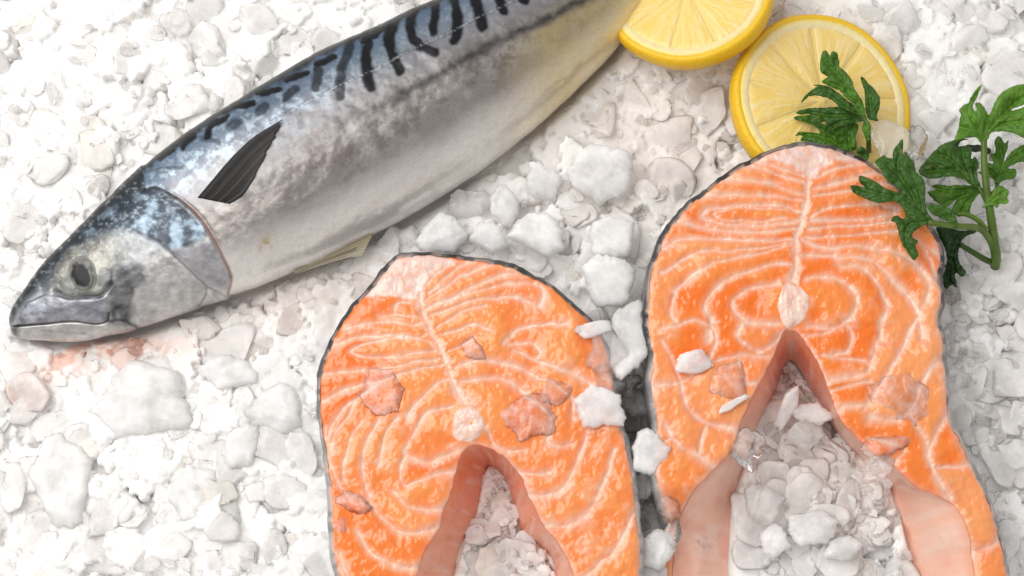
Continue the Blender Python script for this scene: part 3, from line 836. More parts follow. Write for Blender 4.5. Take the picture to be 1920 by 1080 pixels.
# ------------------------------------------------------------------ mackerel
zA = Z(0, 300, 3.0); zB = Z(300, 0, 2.7); zC = Z(700, 0, 2.7); zE = Z(350, 180, 3.176)
def build_mackerel():
    root = thing('mackerel', 'whole raw mackerel with dark wavy stripes on its back, lying on ice', 'mackerel')
    pairs = np.array([[*d, *v] for d, v in FISH], float)
    # parameter by mid-line length
    mid = (pairs[:, :2] + pairs[:, 2:]) / 2
    s = np.concatenate([[0], np.cumsum(np.linalg.norm(np.diff(mid, axis=0), axis=1))])
    NS, NV, NHID = 640, 250, 50
    C = catmull(pairs, 2.0)
    ms = (C[:, :2] + C[:, 2:]) / 2
    cs = np.concatenate([[0], np.cumsum(np.linalg.norm(np.diff(ms, axis=0), axis=1))]); L = cs[-1]
    u = np.linspace(0, 1, NS) ** 1.0 * L
    D = np.stack([np.interp(u, cs, C[:, 0]), np.interp(u, cs, C[:, 1])], -1)
    Vn = np.stack([np.interp(u, cs, C[:, 2]), np.interp(u, cs, C[:, 3])], -1)
    h = np.linalg.norm(D - Vn, axis=1) * K / 2
    T = h * np.interp(u / L, [0, 0.05, 0.2, 0.35, 0.7, 1], [0.95, 0.62, 0.60, 0.66, 0.72, 0.8])
    zc = np.interp(u / L, [0, 0.1, 0.3, 0.6, 1], [0.0050, 0.0065, 0.0105, 0.011, 0.008])
    ph = np.concatenate([np.linspace(0, math.pi, NV), np.linspace(math.pi, 2 * math.pi, NHID + 2)[1:-1]])
    cph, sph = np.cos(ph), np.sin(ph)
    sz = np.sign(sph) * np.abs(sph) ** 0.85
    Dt, Vt = D.copy(), Vn.copy()
    for it in range(4):
        Dw = W(Dt[:, 0], Dt[:, 1], zc); Vw = W(Vt[:, 0], Vt[:, 1], zc)
        c = (Dw + Vw) / 2; ax = (Dw - Vw) / 2
        P = c[:, None, :] + ax[:, None, :] * cph[None, :, None]
        P[:, :, 2] += T[:, None] * sz[None, :]
        pj = PX(P)
        dirn = (D - Vn); dirn = dirn / np.maximum(np.linalg.norm(dirn, axis=1, keepdims=True), 1e-6)
        pr = np.einsum('ijk,ik->ij', pj, dirn)
        Dt += dirn * ((D * dirn).sum(1) - pr.max(1))[:, None]
        Vt += dirn * ((Vn * dirn).sum(1) - pr.min(1))[:, None]
    M = len(ph)
    # photograph coordinates of every skin point; the far side mirrors the near one
    mir = np.arange(M)
    for j in range(NV, M):
        mir[j] = np.argmin(np.abs(ph[:NV] - (2 * math.pi - ph[j])))
    Qp = pj[:, mir].reshape(-1, 2)
    v = np.broadcast_to(((1 - cph) / 2)[None, :], (NS, M)).ravel()
    uu = np.broadcast_to((u / L)[:, None], (NS, M)).ravel()
    x, y = Qp[:, 0], Qp[:, 1]
    # ---- colours
    nA = fbm(x / 60, y / 60, 5, 4); nB = fbm(x / 16, y / 16, 6, 4); nC = fbm(x / 5, y / 5, 7, 3); nD = fbm(x / 2.4, y / 2.4, 8, 2)
    vv = v + (nA - 0.5) * 0.05
    xs = [0, 0.03, 0.07, 0.2, 0.34, 0.45, 0.6, 0.74, 0.85, 0.95, 1]
    cs_ = np.array([(0.02, 0.022, 0.025), (0.035, 0.045, 0.06), (0.13, 0.23, 0.38), (0.27, 0.35, 0.45), (0.38, 0.38, 0.41), (0.36, 0.35, 0.36), (0.38, 0.35, 0.335), (0.42, 0.385, 0.37),
                    (0.80, 0.765, 0.73), (0.95, 0.92, 0.88), (0.96, 0.94, 0.90)])
    col = np.stack([np.interp(vv, xs, cs_[:, k]) for k in range(3)], -1)
    # bluish sheen highlight painted as flecks, strongest behind the head
    front = sstep(760, 430, x)
    sheen = sstep(0.46, 0.62, fbm(x / 18, y / 18, 63, 6, 0.7)) * np.exp(-((v - 0.24) / 0.13) ** 2) * (0.35 + 0.65 * front)
    col = mix(col, (0.66, 0.80, 0.93), sheen * 0.9)
    # brown mottling on the flank
    mot = sstep(0.44, 0.64, fbm(x / 26, y / 26, 15, 6, 0.68)) * np.exp(-((v - 0.58) / 0.16) ** 2) * sstep(430, 640, x)
    col = mix(col, (0.22, 0.185, 0.165), mot * 0.72)
    sil = sstep(0.48, 0.66, fbm(x / 22, y / 22, 19, 6, 0.7)) * np.exp(-((v - 0.6) / 0.2) ** 2)
    col = mix(col, (0.62, 0.59, 0.57), sil * 0.5)
    # yellow flank towards the tail
    yel = sstep(900, 1090, x) * sstep(0.45, 0.66, v)
    col = mix(col, (0.80, 0.62, 0.22), yel * (0.62 + 0.5 * (nA - 0.5)))
    # stripes
    stripes = [(zB(l), w / 2.7, k) for l, w, k in [
        ([(1390, -20), (1395, 80), (1385, 155)], 26, 1), ([(1295, 40), (1270, 130), (1280, 200), (1335, 240), (1390, 262)], 28, 1), ([(1190, 100), (1160, 190), (1172, 260), (1212, 355)], 31, 1),
        ([(1055, 215), (1042, 300), (1052, 370), (1060, 440)], 30, 1), ([(960, 235), (925, 330), (915, 400), (910, 490)], 25, 0.85), ([(880, 290), (800, 325)], 20, 1), ([(800, 360), (785, 440)], 26, 0.85),
        ([(745, 370), (640, 405)], 20, 1), ([(690, 450), (640, 490)], 25, 0.8), ([(600, 455), (500, 472)], 18, 1), ([(530, 540), (500, 565)], 27, 0.75), ([(475, 520), (370, 545)], 17, 1), ([(400, 615), (350, 645)], 26, 0.7),
        ([(335, 595), (260, 640), (235, 690)], 19, 1), ([(170, 680), (115, 745)], 22, 1), ([(60, 760), (0, 795)], 20, 1), ([(200, 700), (300, 720)], 16, 0.5),
        ([(-70, 870), (30, 850), (110, 845)], 9, 0.5), ([(1180, 110), (1110, 160), (1030, 205)], 16, 1), ([(1300, 60), (1200, 90)], 14, 0.9), ([(705, 590), (720, 630)], 22, 0.3)]]
    stripes += [(zC(l), w / 2.7, k) for l, w, k in [
        ([(395, -40), (420, 60), (425, 130), (412, 205)], 28, 1), ([(505, -60), (530, 50), (550, 130)], 29, 1), ([(620, -80), (640, 0), (662, 55)], 27, 1), ([(720, -120), (745, -30), (765, 5)], 25, 1),
        ([(830, -160), (860, -70)], 25, 1), ([(930, -200), (960, -110)], 25, 1), ([(1030, -240), (1060, -150)], 24, 1), ([(1130, -270), (1160, -190)], 22, 1), ([(1230, -310), (1250, -230)], 20, 1),
        ([(1330, -340), (1350, -280)], 18, 1)]]
    jit = np.stack([(nB - 0.5) * 9, (fbm(x / 16, y / 16, 61, 4) - 0.5) * 9], -1)
    for l, w, kk in stripes:
        bbm = (x > min(p[0] for p in l) - 60) & (x < max(p[0] for p in l) + 60) & (y > min(p[1] for p in l) - 60) & (y < max(p[1] for p in l) + 60)
        if not bbm.any(): continue
        dd, _ = dist_lines(Qp[bbm] + jit[bbm], [catmull(l, 8)])
        f = sstep(w * 1.25, w * 0.6, dd) * kk
        col[bbm] = mix(col[bbm], (0.008, 0.009, 0.012), f * 0.98)
    # dark back edge
    col = mix(col, (0.012, 0.013, 0.017), sstep(0.11, 0.055, v + (nB - 0.5) * 0.06))
    # lateral line and the smoky second line
    ll = catmull(zB([(560, 620), (640, 572), (800, 490), (950, 412), (1100, 345), (1250, 262), (1450, 172), (1600, 92), (1800, 0)]), 10)
    dd, _ = dist_lines(Qp, [ll]); dot = sstep(0.45, 0.6, vnoise(x / 3.0, y / 3.0, 71))
    col = mix(col, (0.62, 0.66, 0.70), np.exp(-(dd / 1.6) ** 2) * dot * 0.8); col = mix(col, (0.06, 0.06, 0.07), np.exp(-((dd - 2.2) / 1.3) ** 2) * (1 - dot) * 0.6)
    l2 = catmull(zC([(-180, 610), (-60, 575), (120, 490), (300, 390), (450, 310), (560, 250), (680, 180), (850, 110), (1000, 35), (1200, -60)]), 10)
    dd, _ = dist_lines(Qp + jit * 1.6, [l2]); fade = sstep(600, 860, x)
    col = mix(col, (0.075, 0.07, 0.075), np.exp(-(dd / 9.5) ** 2) * (0.35 + 0.6 * fade) * (0.6 + 0.7 * nB).clip(0, 1))
    col = mix(col, (0.50, 0.36, 0.14), np.exp(-(((x - 497) / 11) ** 2 + ((y - 460) / 17) ** 2)) * sstep(0.4, 0.65, nB) * 0.9)
    # ---- head
    gill = catmull(zA([(820, 165), (880, 152), (960, 190), (1050, 250), (1130, 330), (1200, 440), (1262, 560), (1302, 660), (1285, 750)]), 5)
    headpoly = [(0, 700), (0, 200)] + [(260, 200)] + [tuple(p) for p in gill] + [(425, 700)]
    hm = (x < 470)
    hq = Qp[hm]; hj = jit[hm]; hn = nB[hm]; hx, hy = hq[:, 0], hq[:, 1]; hc = col[hm]; hv = v[hm]; hnC = nC[hm]
    sdh = sdist(hq, headpoly); inh = sstep(1.5, -1.5, sdh)
    # upper head dark, lower pale
    hb = np.stack([np.interp(hv + (hn - 0.5) * 0.06, [0, 0.07, 0.16, 0.30, 0.5, 0.7, 1], [c_[k] for c_ in ((0.012, 0.013, 0.016), (0.025, 0.03, 0.04), (0.06, 0.08, 0.10), (0.20, 0.225, 0.25), (0.44, 0.45, 0.47), (0.60, 0.60, 0.60), (0.72, 0.70, 0.68))]) for k in range(3)], -1)
    def soft(poly, e=4, jm=1.0): return sstep(e, -e, sdist(hq + hj * jm, zA(poly)))
    oper = soft([(560, 320), (760, 180), (870, 150), (1000, 220), (1120, 330), (1170, 420), (1060, 500), (960, 500), (880, 465), (760, 400), (600, 380), (470, 430), (480, 380)], 8)
    hb = mix(hb, mix(np.array([0.05, 0.07, 0.10]), np.array([0.36, 0.48, 0.60]), sstep(0.44, 0.70, fbm(hx / 22, hy / 22, 91, 5))), oper * 0.92)
    lowop = soft([(940, 510), (1060, 490), (1180, 440), (1260, 580), (1280, 700), (1170, 710), (1060, 600)], 7)
    hb = mix(hb, mix(np.array([0.30, 0.30, 0.33]), np.array([0.58, 0.58, 0.61]), hn), lowop * 0.85)
    eyez = soft([(300, 640), (350, 540), (430, 480), (600, 420), (730, 430), (720, 540), (640, 630), (610, 740), (530, 785), (380, 765), (290, 720)], 5)
    hb = mix(hb, mix(np.array([0.22, 0.23, 0.22]), np.array([0.44, 0.43, 0.38]), sstep(0.3, 0.7, hn)), eyez * 0.95)
    veil = np.exp(-(((hx - 228) / 24) ** 2 + ((hy - 452) / 18) ** 2)); hb = mix(hb, (0.56, 0.60, 0.62), veil * 0.6)
    dark_joint = soft([(610, 640), (660, 590), (800, 600), (830, 640), (790, 720), (740, 800), (745, 900), (700, 930), (610, 890), (600, 780)], 9, 2.2)  # dark mottled patch at the jaw joint
    hb = mix(hb, (0.085, 0.09, 0.10), dark_joint * (0.55 + 0.9 * (hn - 0.2)).clip(0, 1))
    maxi = soft([(110, 890), (150, 810), (250, 760), (400, 775), (600, 768), (612, 860), (600, 905), (540, 922), (400, 905), (250, 920), (130, 925)], 2.5, 0.4)
    hb = mix(hb, mix(np.array([0.24, 0.25, 0.30]), np.array([0.46, 0.47, 0.52]), sstep(0.3, 0.75, fbm(hx / 20, hy / 12, 95, 4))), maxi * 0.92)
    sn = soft([(60, 940), (90, 860), (140, 770), (220, 650), (330, 510), (400, 440), (300, 440), (150, 600), (40, 800), (50, 1000), (110, 990), (95, 930)], 5)
    hb = mix(hb, (0.05, 0.052, 0.058), sn * 0.8)
    def ln(pts, w, colr, k, base, jm=0.5):
        dd, _ = dist_lines(hq + hj * jm, [catmull(zA(pts), 4)])
        return mix(base, colr, np.exp(-(dd / w) ** 2) * k)
    MOUTH = [(75, 935), (130, 930), (250, 922), (400, 908), (540, 924), (600, 908), (612, 860)]
    hb = ln(MOUTH, 1.6, (0.02, 0.02, 0.022), 0.95, hb, 0.2)
    hb = ln([(610, 905), (700, 895), (720, 905), (780, 945)], 3.0, (0.04, 0.04, 0.045), 0.8, hb)
    hb = ln([(310, 740), (380, 775), (480, 772), (560, 765), (620, 700), (625, 630)], 2.6, (0.04, 0.045, 0.05), 0.85, hb)
    hb = ln([(340, 690), (345, 600), (370, 545), (440, 490)], 4.5, (0.10, 0.105, 0.11), 0.5, hb, 1.5)
    PRE = [(740, 400), (890, 470), (1000, 560), (1100, 650), (1160, 710), (1140, 790), (1080, 850)]
    hb = ln(PRE, 1.5, (0.12, 0.12, 0.13), 0.7, hb, 0.3)
    hb = ln([(1160, 705), (1230, 740), (1290, 770)], 1.3, (0.2, 0.19, 0.18), 0.6, hb, 0.3)
    hb = ln([(240, 955), (350, 965), (480, 975)], 2.5, (0.45, 0.38, 0.36), 0.6, hb, 0.3)
    hb = hb * (0.48 + 0.72 * fbm(hx / 13, hy / 13, 117, 5, 0.6))[:, None]
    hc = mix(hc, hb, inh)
    dg, _ = dist_lines(hq, [gill]); gi = np.clip((hy - 352) / 60, 0, 1)
    hc = mix(hc, mix(np.array([0.03, 0.03, 0.035]), np.array([0.33, 0.15, 0.11]), gi), np.exp(-(dg / 2.6) ** 2) * (0.55 + 0.5 * hn))
    fleck = sstep(0.60, 0.75, hnC) * inh * sstep(0.75, 0.3, hv)
    hc = mix(hc, (0.60, 0.68, 0.75), fleck * 0.35)
    col[hm] = hc
    grn = fbm(x / 1.7, y / 1.7, 29, 2); col *= (0.86 + 0.22 * nD + 0.12 * (grn - 0.35))[:, None] * (0.70 + 0.30 * np.clip(sstep(0.70, 0.97, v) + sstep(470, 400, x) * 0.7, 0, 1))[:, None]
    # ---- relief
    disp = np.zeros(len(Qp))
    dh = np.zeros(hm.sum())
    dh += 0.0009 * sstep(5, -5, sdh) * np.exp(np.clip(sdh, -400, 0) / 55) - 0.0006 * np.exp(-(dg / 4.0) ** 2)
    for pts, w, k in ((MOUTH, 2.2, 0.0008), (PRE, 4.5, 0.0003), ([(310, 740), (380, 775), (480, 772), (560, 765), (620, 700)], 4, 0.0007)):
        dd, _ = dist_lines(hq, [catmull(zA(pts), 4)]); dh -= k * np.exp(-(dd / w) ** 2)
    dh += 0.0004 * maxi + 0.0004 * np.exp(-(((hx - 155) / 45) ** 2 + ((hy - 510) / 45) ** 2))
    disp[hm] = dh
    disp += 0.0009 * (nA - 0.5) + 0.00022 * (nB - 0.5)
    V = P.reshape(-1, 3)
    F = grid_faces(NS, M, True)
    N = vert_normals(V, F)
    if N[len(N) // 2 // M * M + NV // 2][2] < 0: F = F[:, ::-1]; N = -N
    V = V + N * disp[:, None]
    F = [tuple(f) for f in F.tolist()]
    F.append(tuple(range(M))); F.append(tuple((NS - 1) * M + k for k in range(M))[::-1])
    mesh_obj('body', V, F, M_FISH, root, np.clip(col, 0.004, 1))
    vis = V.reshape(NS, M, 3)[:, 8:NV - 2:3].reshape(-1, 3)
    kd = kd_of(PX(vis)); Nv = N.reshape(NS, M, 3)[:, 8:NV - 2:3].reshape(-1, 3)
    def surf(px, py):
        r_ = kd.find_n((px, py, 0), 14); jj = [q[1] for q in r_]; wq = np.array([1 / (q[2] + 2.0) for q in r_]); wq /= wq.sum()
        return (vis[jj] * wq[:, None]).sum(0), (Nv[jj] * wq[:, None]).sum(0)
    # ---- eye
    c, nrm = surf(152, 512)
    def dome(name, cx, cy, rx, ry, lift, hgt, colf, par, mat, rot=0.0):
        nr, na = 18, 48; VV = []; tt = []; b0, _ = surf(cx, cy)
        gxx = (surf(cx + 25, cy)[0][2] - surf(cx - 25, cy)[0][2]) / 50; gyy = (surf(cx, cy + 25)[0][2] - surf(cx, cy - 25)[0][2]) / 50
        for i in range(nr):
            t = i / (nr - 1)
            for j in range(na):
                a = 2 * math.pi * j / na
                ex, ey = rx * t * math.cos(a), ry * t * math.sin(a)
                px, py = cx + ex * math.cos(rot) - ey * math.sin(rot), cy + ex * math.sin(rot) + ey * math.cos(rot)
                w = W(px, py, b0[2] + gxx * (px - cx) + gyy * (py - cy) + lift + hgt * (1 - t * t))
                VV.append(w); tt.append((px, py, t))
        VV = np.array(VV); tt = np.array(tt)
        return mesh_obj(name, VV, grid_faces(nr, na, True)[:, ::-1], mat, par, colf(tt))
    def ecol(t):
        n_ = fbm(t[:, 0] / 9, t[:, 1] / 9, 44, 4)
        c_ = mix(np.array([0.10, 0.105, 0.10]), np.array([0.27, 0.265, 0.235]), sstep(0.25, 0.7, n_))
        c_ = mix(c_, (0.10, 0.11, 0.12), np.exp(-(((t[:, 0] - 128) / 9) ** 2 + ((t[:, 1] - 510) / 26) ** 2)) * 0.7)
        c_ = mix(c_, (0.25, 0.25, 0.23), sstep(0.6, 1.0, t[:, 2]) * 0.85)
        return c_
    def pcol(t):
        n_ = fbm(t[:, 0] / 6, t[:, 1] / 6, 45, 4)
        return mix(np.array([0.014, 0.016, 0.019]), np.array([0.22, 0.22, 0.20]), np.clip(sstep(0.5, 0.8, n_) * 0.08 + sstep(0.70, 1.0, t[:, 2] + 0.4 * (n_ - 0.5)), 0, 1))
    eye = dome('eye', 156, 513, 31, 34, -0.0006, 0.0012, ecol, root, M_EYE)
    dome('pupil', 151, 516, 20, 28, 0.00035, 0.0006, pcol, eye, M_EYE, -0.45)
    # ---- pectoral fin: fan of rays with a membrane between
    base = np.array(zB([(190, 1005), (215, 1015), (260, 1010), (310, 1020), (352, 1032)])); tip_ = np.array(zB([(622, 603), (600, 660), (565, 740), (520, 830), (440, 950)]))
    lead = catmull(zB([(190, 1000), (262, 915), (370, 790), (480, 690), (625, 600)]), 3); trail = catmull(zB([(350, 1032), (385, 1012), (420, 985), (455, 930), (480, 890)]), 3)
    nr, nl = 121, 60; VV = []; CC = []; _rr = np.random.default_rng(4).random(20)
    for i in range(nr):
        a = i / (nr - 1)
        for j in range(nl):
            b = j / (nl - 1)
            A = np.array([np.interp(b, np.linspace(0, 1, len(lead)), lead[:, k]) for k in (0, 1)])
            B = np.array([np.interp(b, np.linspace(0, 1, len(trail)), trail[:, k]) for k in (0, 1)])
            ray = 0.5 + 0.5 * math.cos((a + 0.03 * math.sin(a * 23 + 1)) * 2 * math.pi * 15 + 0.5 * math.sin(b * 5 + a * 9))
            ed = 1 - 0.025 * (1 - ray) - 0.12 * _rr[int(a * 15 + 0.5)] * a
            be = b * ed
            A = np.array([np.interp(be, np.linspace(0, 1, len(lead)), lead[:, k]) for k in (0, 1)])
            B = np.array([np.interp(be, np.linspace(0, 1, len(trail)), trail[:, k]) for k in (0, 1)])
            p = A * (1 - a) + B * a
            p = p + np.array([0.5, -0.85]) * 26 * math.sin(a * math.pi) * be ** 2
            bs, nn = surf(*p)
            VV.append(W(p[0], p[1], bs[2] + 0.0003 + 0.0005 * b + 0.00012 * ray))
            g = 0.004 + 0.022 * ray ** 3 * (0.1 + 0.9 * b) * (0.4 + 1.2 * _rr[int(a * 15 + 0.5)]) + 0.02 * max(0, b - 0.5) + 0.03 * a * b * b
            CC.append((g, g * 0.96, g * 0.92))
    CC = np.array(CC)
    pf = mesh_obj('pectoral_fin', np.array(VV), grid_faces(nr, nl), M_FIN, root, CC * np.array([1, .97, .95]))
    md = pf.modifiers.new('thick', 'SOLIDIFY'); md.thickness = 0.00012
    # ---- pelvic fin: thin, pale, along the belly edge
    up = catmull(zE([(640, 1048), (760, 985), (900, 915), (1010, 865), (1110, 815)]), 3); dn = catmull(zE([(650, 1055), (790, 1015), (900, 985), (980, 965), (1050, 948)]), 3)
    VV = []; CC = []; nr, nl = 24, 50
    for i in range(nr):
        a = i / (nr - 1)
        for j in range(nl):
            b = j / (nl - 1)
            A = np.array([np.interp(b, np.linspace(0, 1, len(up)), up[:, k]) for k in (0, 1)]); B = np.array([np.interp(b, np.linspace(0, 1, len(dn)), dn[:, k]) for k in (0, 1)])
            p = A * (1 - a) + B * a; ray = 0.5 + 0.5 * math.cos(a * 2 * math.pi * 6)
            VV.append(W(p[0], p[1], 0.0105 - 0.003 * a + 0.0003 * ray))
            CC.append(mix(mix(np.array([0.58, 0.50, 0.30]), np.array([0.66, 0.60, 0.50]), a), (0.06, 0.055, 0.05), np.clip((0.45 * (abs(a - 0.45) < 0.10) + 0.8 * (a > 0.95)) * (b < 0.85), 0, 1)))
    pv = mesh_obj('pelvic_fin', np.array(VV), grid_faces(nr, nl), M_FIN, root, np.array(CC))
    pv.modifiers.new('thick', 'SOLIDIFY').thickness = 0.0003
    # ---- tail fin, beyond the top of the picture
    b0 = W(1388, -206, 0.008)
    VV = [b0 + np.array([0, 0.003, 0]), b0 - np.array([0.0, 0.003, 0])]
    t1 = W(1500, -330, 0.006); t2 = W(1530, -150, 0.006); nt = W(1440, -225, 0.007)
    tv = []
    for q in (b0 + [0, .0035, 0], (b0 + t1) / 2 + [-.002, .001, 0], t1, (t1 + nt) / 2 + [-.004, 0, 0], nt, (t2 + nt) / 2 + [-.004, 0, 0], t2, (b0 + t2) / 2 + [0, -.003, 0], b0 - [0, .0035, 0]): tv.append(q)
    tf = mesh_obj('tail_fin', np.array(tv), [(0, 1, 3, 4), (1, 2, 3), (0, 4, 8), (8, 4, 5, 7), (7, 5, 6)], M_FIN, root, np.full((9, 3), 0.06))
    tf.modifiers.new('thick', 'SOLIDIFY').thickness = 0.0008
build_mackerel()

# ------------------------------------------------------------------ lemon slices
def build_lemon(label, cx, cy, z, R, thick, tilt_dir, tilt, seed, spin):
    root = thing('lemon_slice', label, 'lemon slice', 'lemon slices on the ice')
    root.location = W(cx, cy, z)
    ax = Vector((-math.sin(tilt_dir), math.cos(tilt_dir), 0))
    root.rotation_mode = 'QUATERNION'
    root.rotation_quaternion = Quaternion(ax, tilt)
    r = np.random.default_rng(seed)
    na = 220
    A = np.linspace(0, 2 * math.pi, na, endpoint=False)
    wob = 1 + 0.012 * np.sin(2 * A + seed) + 0.008 * np.sin(3 * A + 2 * seed) + 0.004 * np.sin(7 * A)
    # rind: top lip, side, bottom
    prof = [(0.925, 0.0, 0), (0.95, 0.0004, 0), (0.985, 0.0001, 1), (1.0, -0.0009, 1), (1.012, -0.35 * thick, 1), (1.005, -0.65 * thick, 1), (0.985, -0.93 * thick, 1), (0.94, -thick, 1), (0.5, -thick * 1.0, 1), (0.0, -thick, 1)]
    V, Cc = [], []
    for rr, zz, o in prof:
        for k, a in enumerate(A):
            q = rr * wob[k] * R
            V.append((q * math.cos(a), q * math.sin(a), zz))
            n_ = float(vnoise(np.array([a * 14]), np.array([zz * 900]), seed)[0])
            Cc.append((0.94, 0.53 + 0.06 * n_, 0.004) if o else (0.94, 0.60, 0.02))
    Cc = np.array(Cc)
    mesh_obj('rind', V, grid_faces(len(prof), na, True)[:, ::-1], M_RIND, root, Cc)
    # pith ring
    V, Cc = [], []
    pp = [(0.80, -0.0010), (0.845, 0.0002), (0.88, 0.0005), (0.915, 0.0004), (0.938, -0.0002), (0.945, -0.002)]
    for rr, zz in pp:
        for k, a in enumerate(A):
            n_ = float(vnoise(np.array([a * 20]), np.array([rr * 30]), seed + 4)[0])
            q = rr * wob[k] * R
            V.append((q * math.cos(a), q * math.sin(a), zz + 0.0003 * (n_ - 0.5)))
            t = np.clip((rr - 0.86) / 0.07, 0, 1)
            Cc.append(mix(np.array([0.94, 0.82, 0.48]), np.array([0.93, 0.72, 0.18]), t) * (0.95 + 0.08 * n_))
    mesh_obj('pith', V, grid_faces(len(pp), na, True)[:, ::-1], M_LEMON, root, np.array(Cc))
    # segments: wedges with radial juice sacs
    ns = 9
    cuts = np.sort((np.arange(ns) + r.uniform(-0.16, 0.16, ns)) / ns * 2 * math.pi + spin)
    Rw = lambda a: np.interp(a % (2 * math.pi), np.append(A, 2 * math.pi), np.append(wob, wob[0]))
    for i in range(ns):
        a0 = cuts[i] + 0.006; a1 = (cuts[(i + 1) % ns] + (2 * math.pi if i == ns - 1 else 0)) - 0.006
        nt, nr_ = 40, 60
        aa, rr = np.meshgrid(np.linspace(0, 1, nt), np.linspace(0.035, 0.858, nr_), indexing='ij')
        ang = a0 + (a1 - a0) * aa
        q = rr * R * Rw(ang)
        edge = np.minimum(np.minimum(aa, 1 - aa) * (a1 - a0) * rr * R, np.minimum(rr - 0.03, 0.862 - rr) * R)
        # sacs: stretched cells running outwards
        sac = fbm(ang * 26 + 3 * vnoise(rr * 6, ang * 5, seed), rr * 4.5, seed + 7 + i, 3)
        zz = -0.0006 + 0.0011 * (1 - np.exp(-edge / 0.0012)) + 0.00035 * (sac - 0.5)
        zz[edge < 1e-5] -= 0.001
        V = np.stack([q * np.cos(ang), q * np.sin(ang), zz], -1).reshape(-1, 3)
        c0 = mix(np.array([0.94, 0.67, 0.17]), np.array([0.95, 0.74, 0.30]), sstep(0.25, 0.8, sac))
        c0 = mix(c0, np.array([0.90, 0.79, 0.48]), np.exp(-edge / 0.0007) * 0.25)
        st = 0.6 * sstep(0.74, 0.84, vnoise(ang * 46, rr * 6.0, seed + 70)) * sstep(0.25, 0.5, rr)
        c0 = mix(c0, np.array([0.92, 0.84, 0.62]), st * 0.5)
        mesh_obj('segment', V, grid_faces(nt, nr_)[:, ::1], M_LEMON, root, c0.reshape(-1, 3))
    # floor of membrane under the wedges and the core
    V, Cc = [], []
    pr = [(0.0, 0.0004), (0.02, 0.0003), (0.04, -0.0001), (0.2, -0.0003), (0.5, -0.0003), (0.86, -0.0003)]
    for rr, zz in pr:
        for k, a in enumerate(A[::4]):
            V.append((rr * R * math.cos(a) * 1.0, rr * R * math.sin(a), zz)); Cc.append((0.94, 0.72, 0.25))
    mesh_obj('membrane', V, grid_faces(len(pr), len(A[::4]), True)[:, ::-1], M_LEMON, root, np.array(Cc))
    return root
build_lemon('lemon slice half out of the top edge, touching the mackerel', 1290, -22, 0.0165, 0.0292, 0.0068, math.radians(128), math.radians(21), 3, 0.3)
build_lemon('whole lemon slice behind the salmon steak with parsley on it', 1545, 190, 0.0125, 0.0321, 0.0072, math.radians(28), math.radians(15), 5, 0.9)

# ------------------------------------------------------------------ parsley
zL = Z(1480, 80, 4.695); zM = Z(1590, 260, 3.724); zN = Z(1700, 150, 4.32); zO = Z(1460, 80, 2.348)

def leaf(root, poly, veins, zfun, seed, tone, curl=1.0, back=False):
    C = catmull(poly, 1.6, True)
    # serration and slight roughness
    tng = np.roll(C, -1, 0) - np.roll(C, 1, 0); tng /= np.maximum(np.linalg.norm(tng, axis=1, keepdims=True), 1e-6)
    nrm = np.stack([tng[:, 1], -tng[:, 0]], -1)
    C = C + nrm * ((vnoise(C[:, 0] / 4, C[:, 1] / 4, seed) - 0.5) * 1.4)[:, None]
    n = len(C)
    x0, y0 = C.min(0); x1, y1 = C.max(0)
    X, Y = np.meshgrid(np.arange(x0, x1, 2.0), np.arange(y0, y1, 1.8))
    q = np.stack([X.ravel(), Y.ravel()], -1); q = q + np.random.default_rng(seed).normal(0, 0.15, q.shape)
    q = q[sdist(q, C) < -0.9]
    res = delaunay_2d_cdt([Vector(p) for p in np.vstack([C, q]).tolist()], [], [list(range(n))], 1, 1e-5)
    V = np.array([v[:] for v in res[0]]); F = np.array([f for f in res[2] if len(f) == 3])
    a, b, c = V[F[:, 0]], V[F[:, 1]], V[F[:, 2]]
    ar = (b[:, 0] - a[:, 0]) * (c[:, 1] - a[:, 1]) - (b[:, 1] - a[:, 1]) * (c[:, 0] - a[:, 0])
    F[ar > 0] = F[ar > 0][:, ::-1]
    VL = [catmull(v_, 3) for v_ in veins]
    dv, _ = dist_lines(V, VL)
    # side veins branch off the main ones
    side = []
    for Lp in VL:
        for k in range(3, len(Lp) - 2, 4):
            t = Lp[k + 1] - Lp[k - 1]; t = t / np.linalg.norm(t)
            for sg in (-1, 1):
                nn = np.array([-t[1], t[0]]) * sg
                side.append(np.array([Lp[k], Lp[k] + t * 9 + nn * 9, Lp[k] + t * 20 + nn * 15]))
    ds, _ = dist_lines(V, side) if side else (np.full(len(V), 99.0), None)
    edge = -sdist(V, C)
    nA = fbm(V[:, 0] / 24, V[:, 1] / 24, seed + 1, 3); nB = fbm(V[:, 0] / 7, V[:, 1] / 7, seed + 2, 3)
    z = zfun(V[:, 0], V[:, 1]) + curl * (0.0034 * (nA - 0.5) + 0.0005 * (nB - 0.5) + 0.0022 * (1 - np.exp(-dv / 14)) - 0.0005 * np.exp(-(dv / 2.0) ** 2) - 0.0003 * np.exp(-(ds / 1.3) ** 2) - 0.0012 * np.exp(-edge / 6))
    P = W(V[:, 0], V[:, 1], z)
    base = np.array(tone)
    col = base[None] * (0.75 + 0.5 * nA + 0.25 * (nB - 0.5))[:, None]
    col = mix(col, base * 0.55, np.exp(-(ds / 1.1) ** 2) * 0.45)
    col = mix(col, base * 1.7 + np.array([0.03, 0.04, 0.02]), np.exp(-(dv / 1.4) ** 2) * 0.65)
    col = mix(col, (0.22, 0.22, 0.03), sstep(0.88, 0.95, vnoise(V[:, 0] / 13, V[:, 1] / 13, seed + 9)) * 0.35)
    lf = mesh_obj('leaf', P, F, M_LEAF, root, np.clip(col, 0, 1))
    md = lf.modifiers.new('thick', 'SOLIDIFY'); md.thickness = 0.00028
    return lf

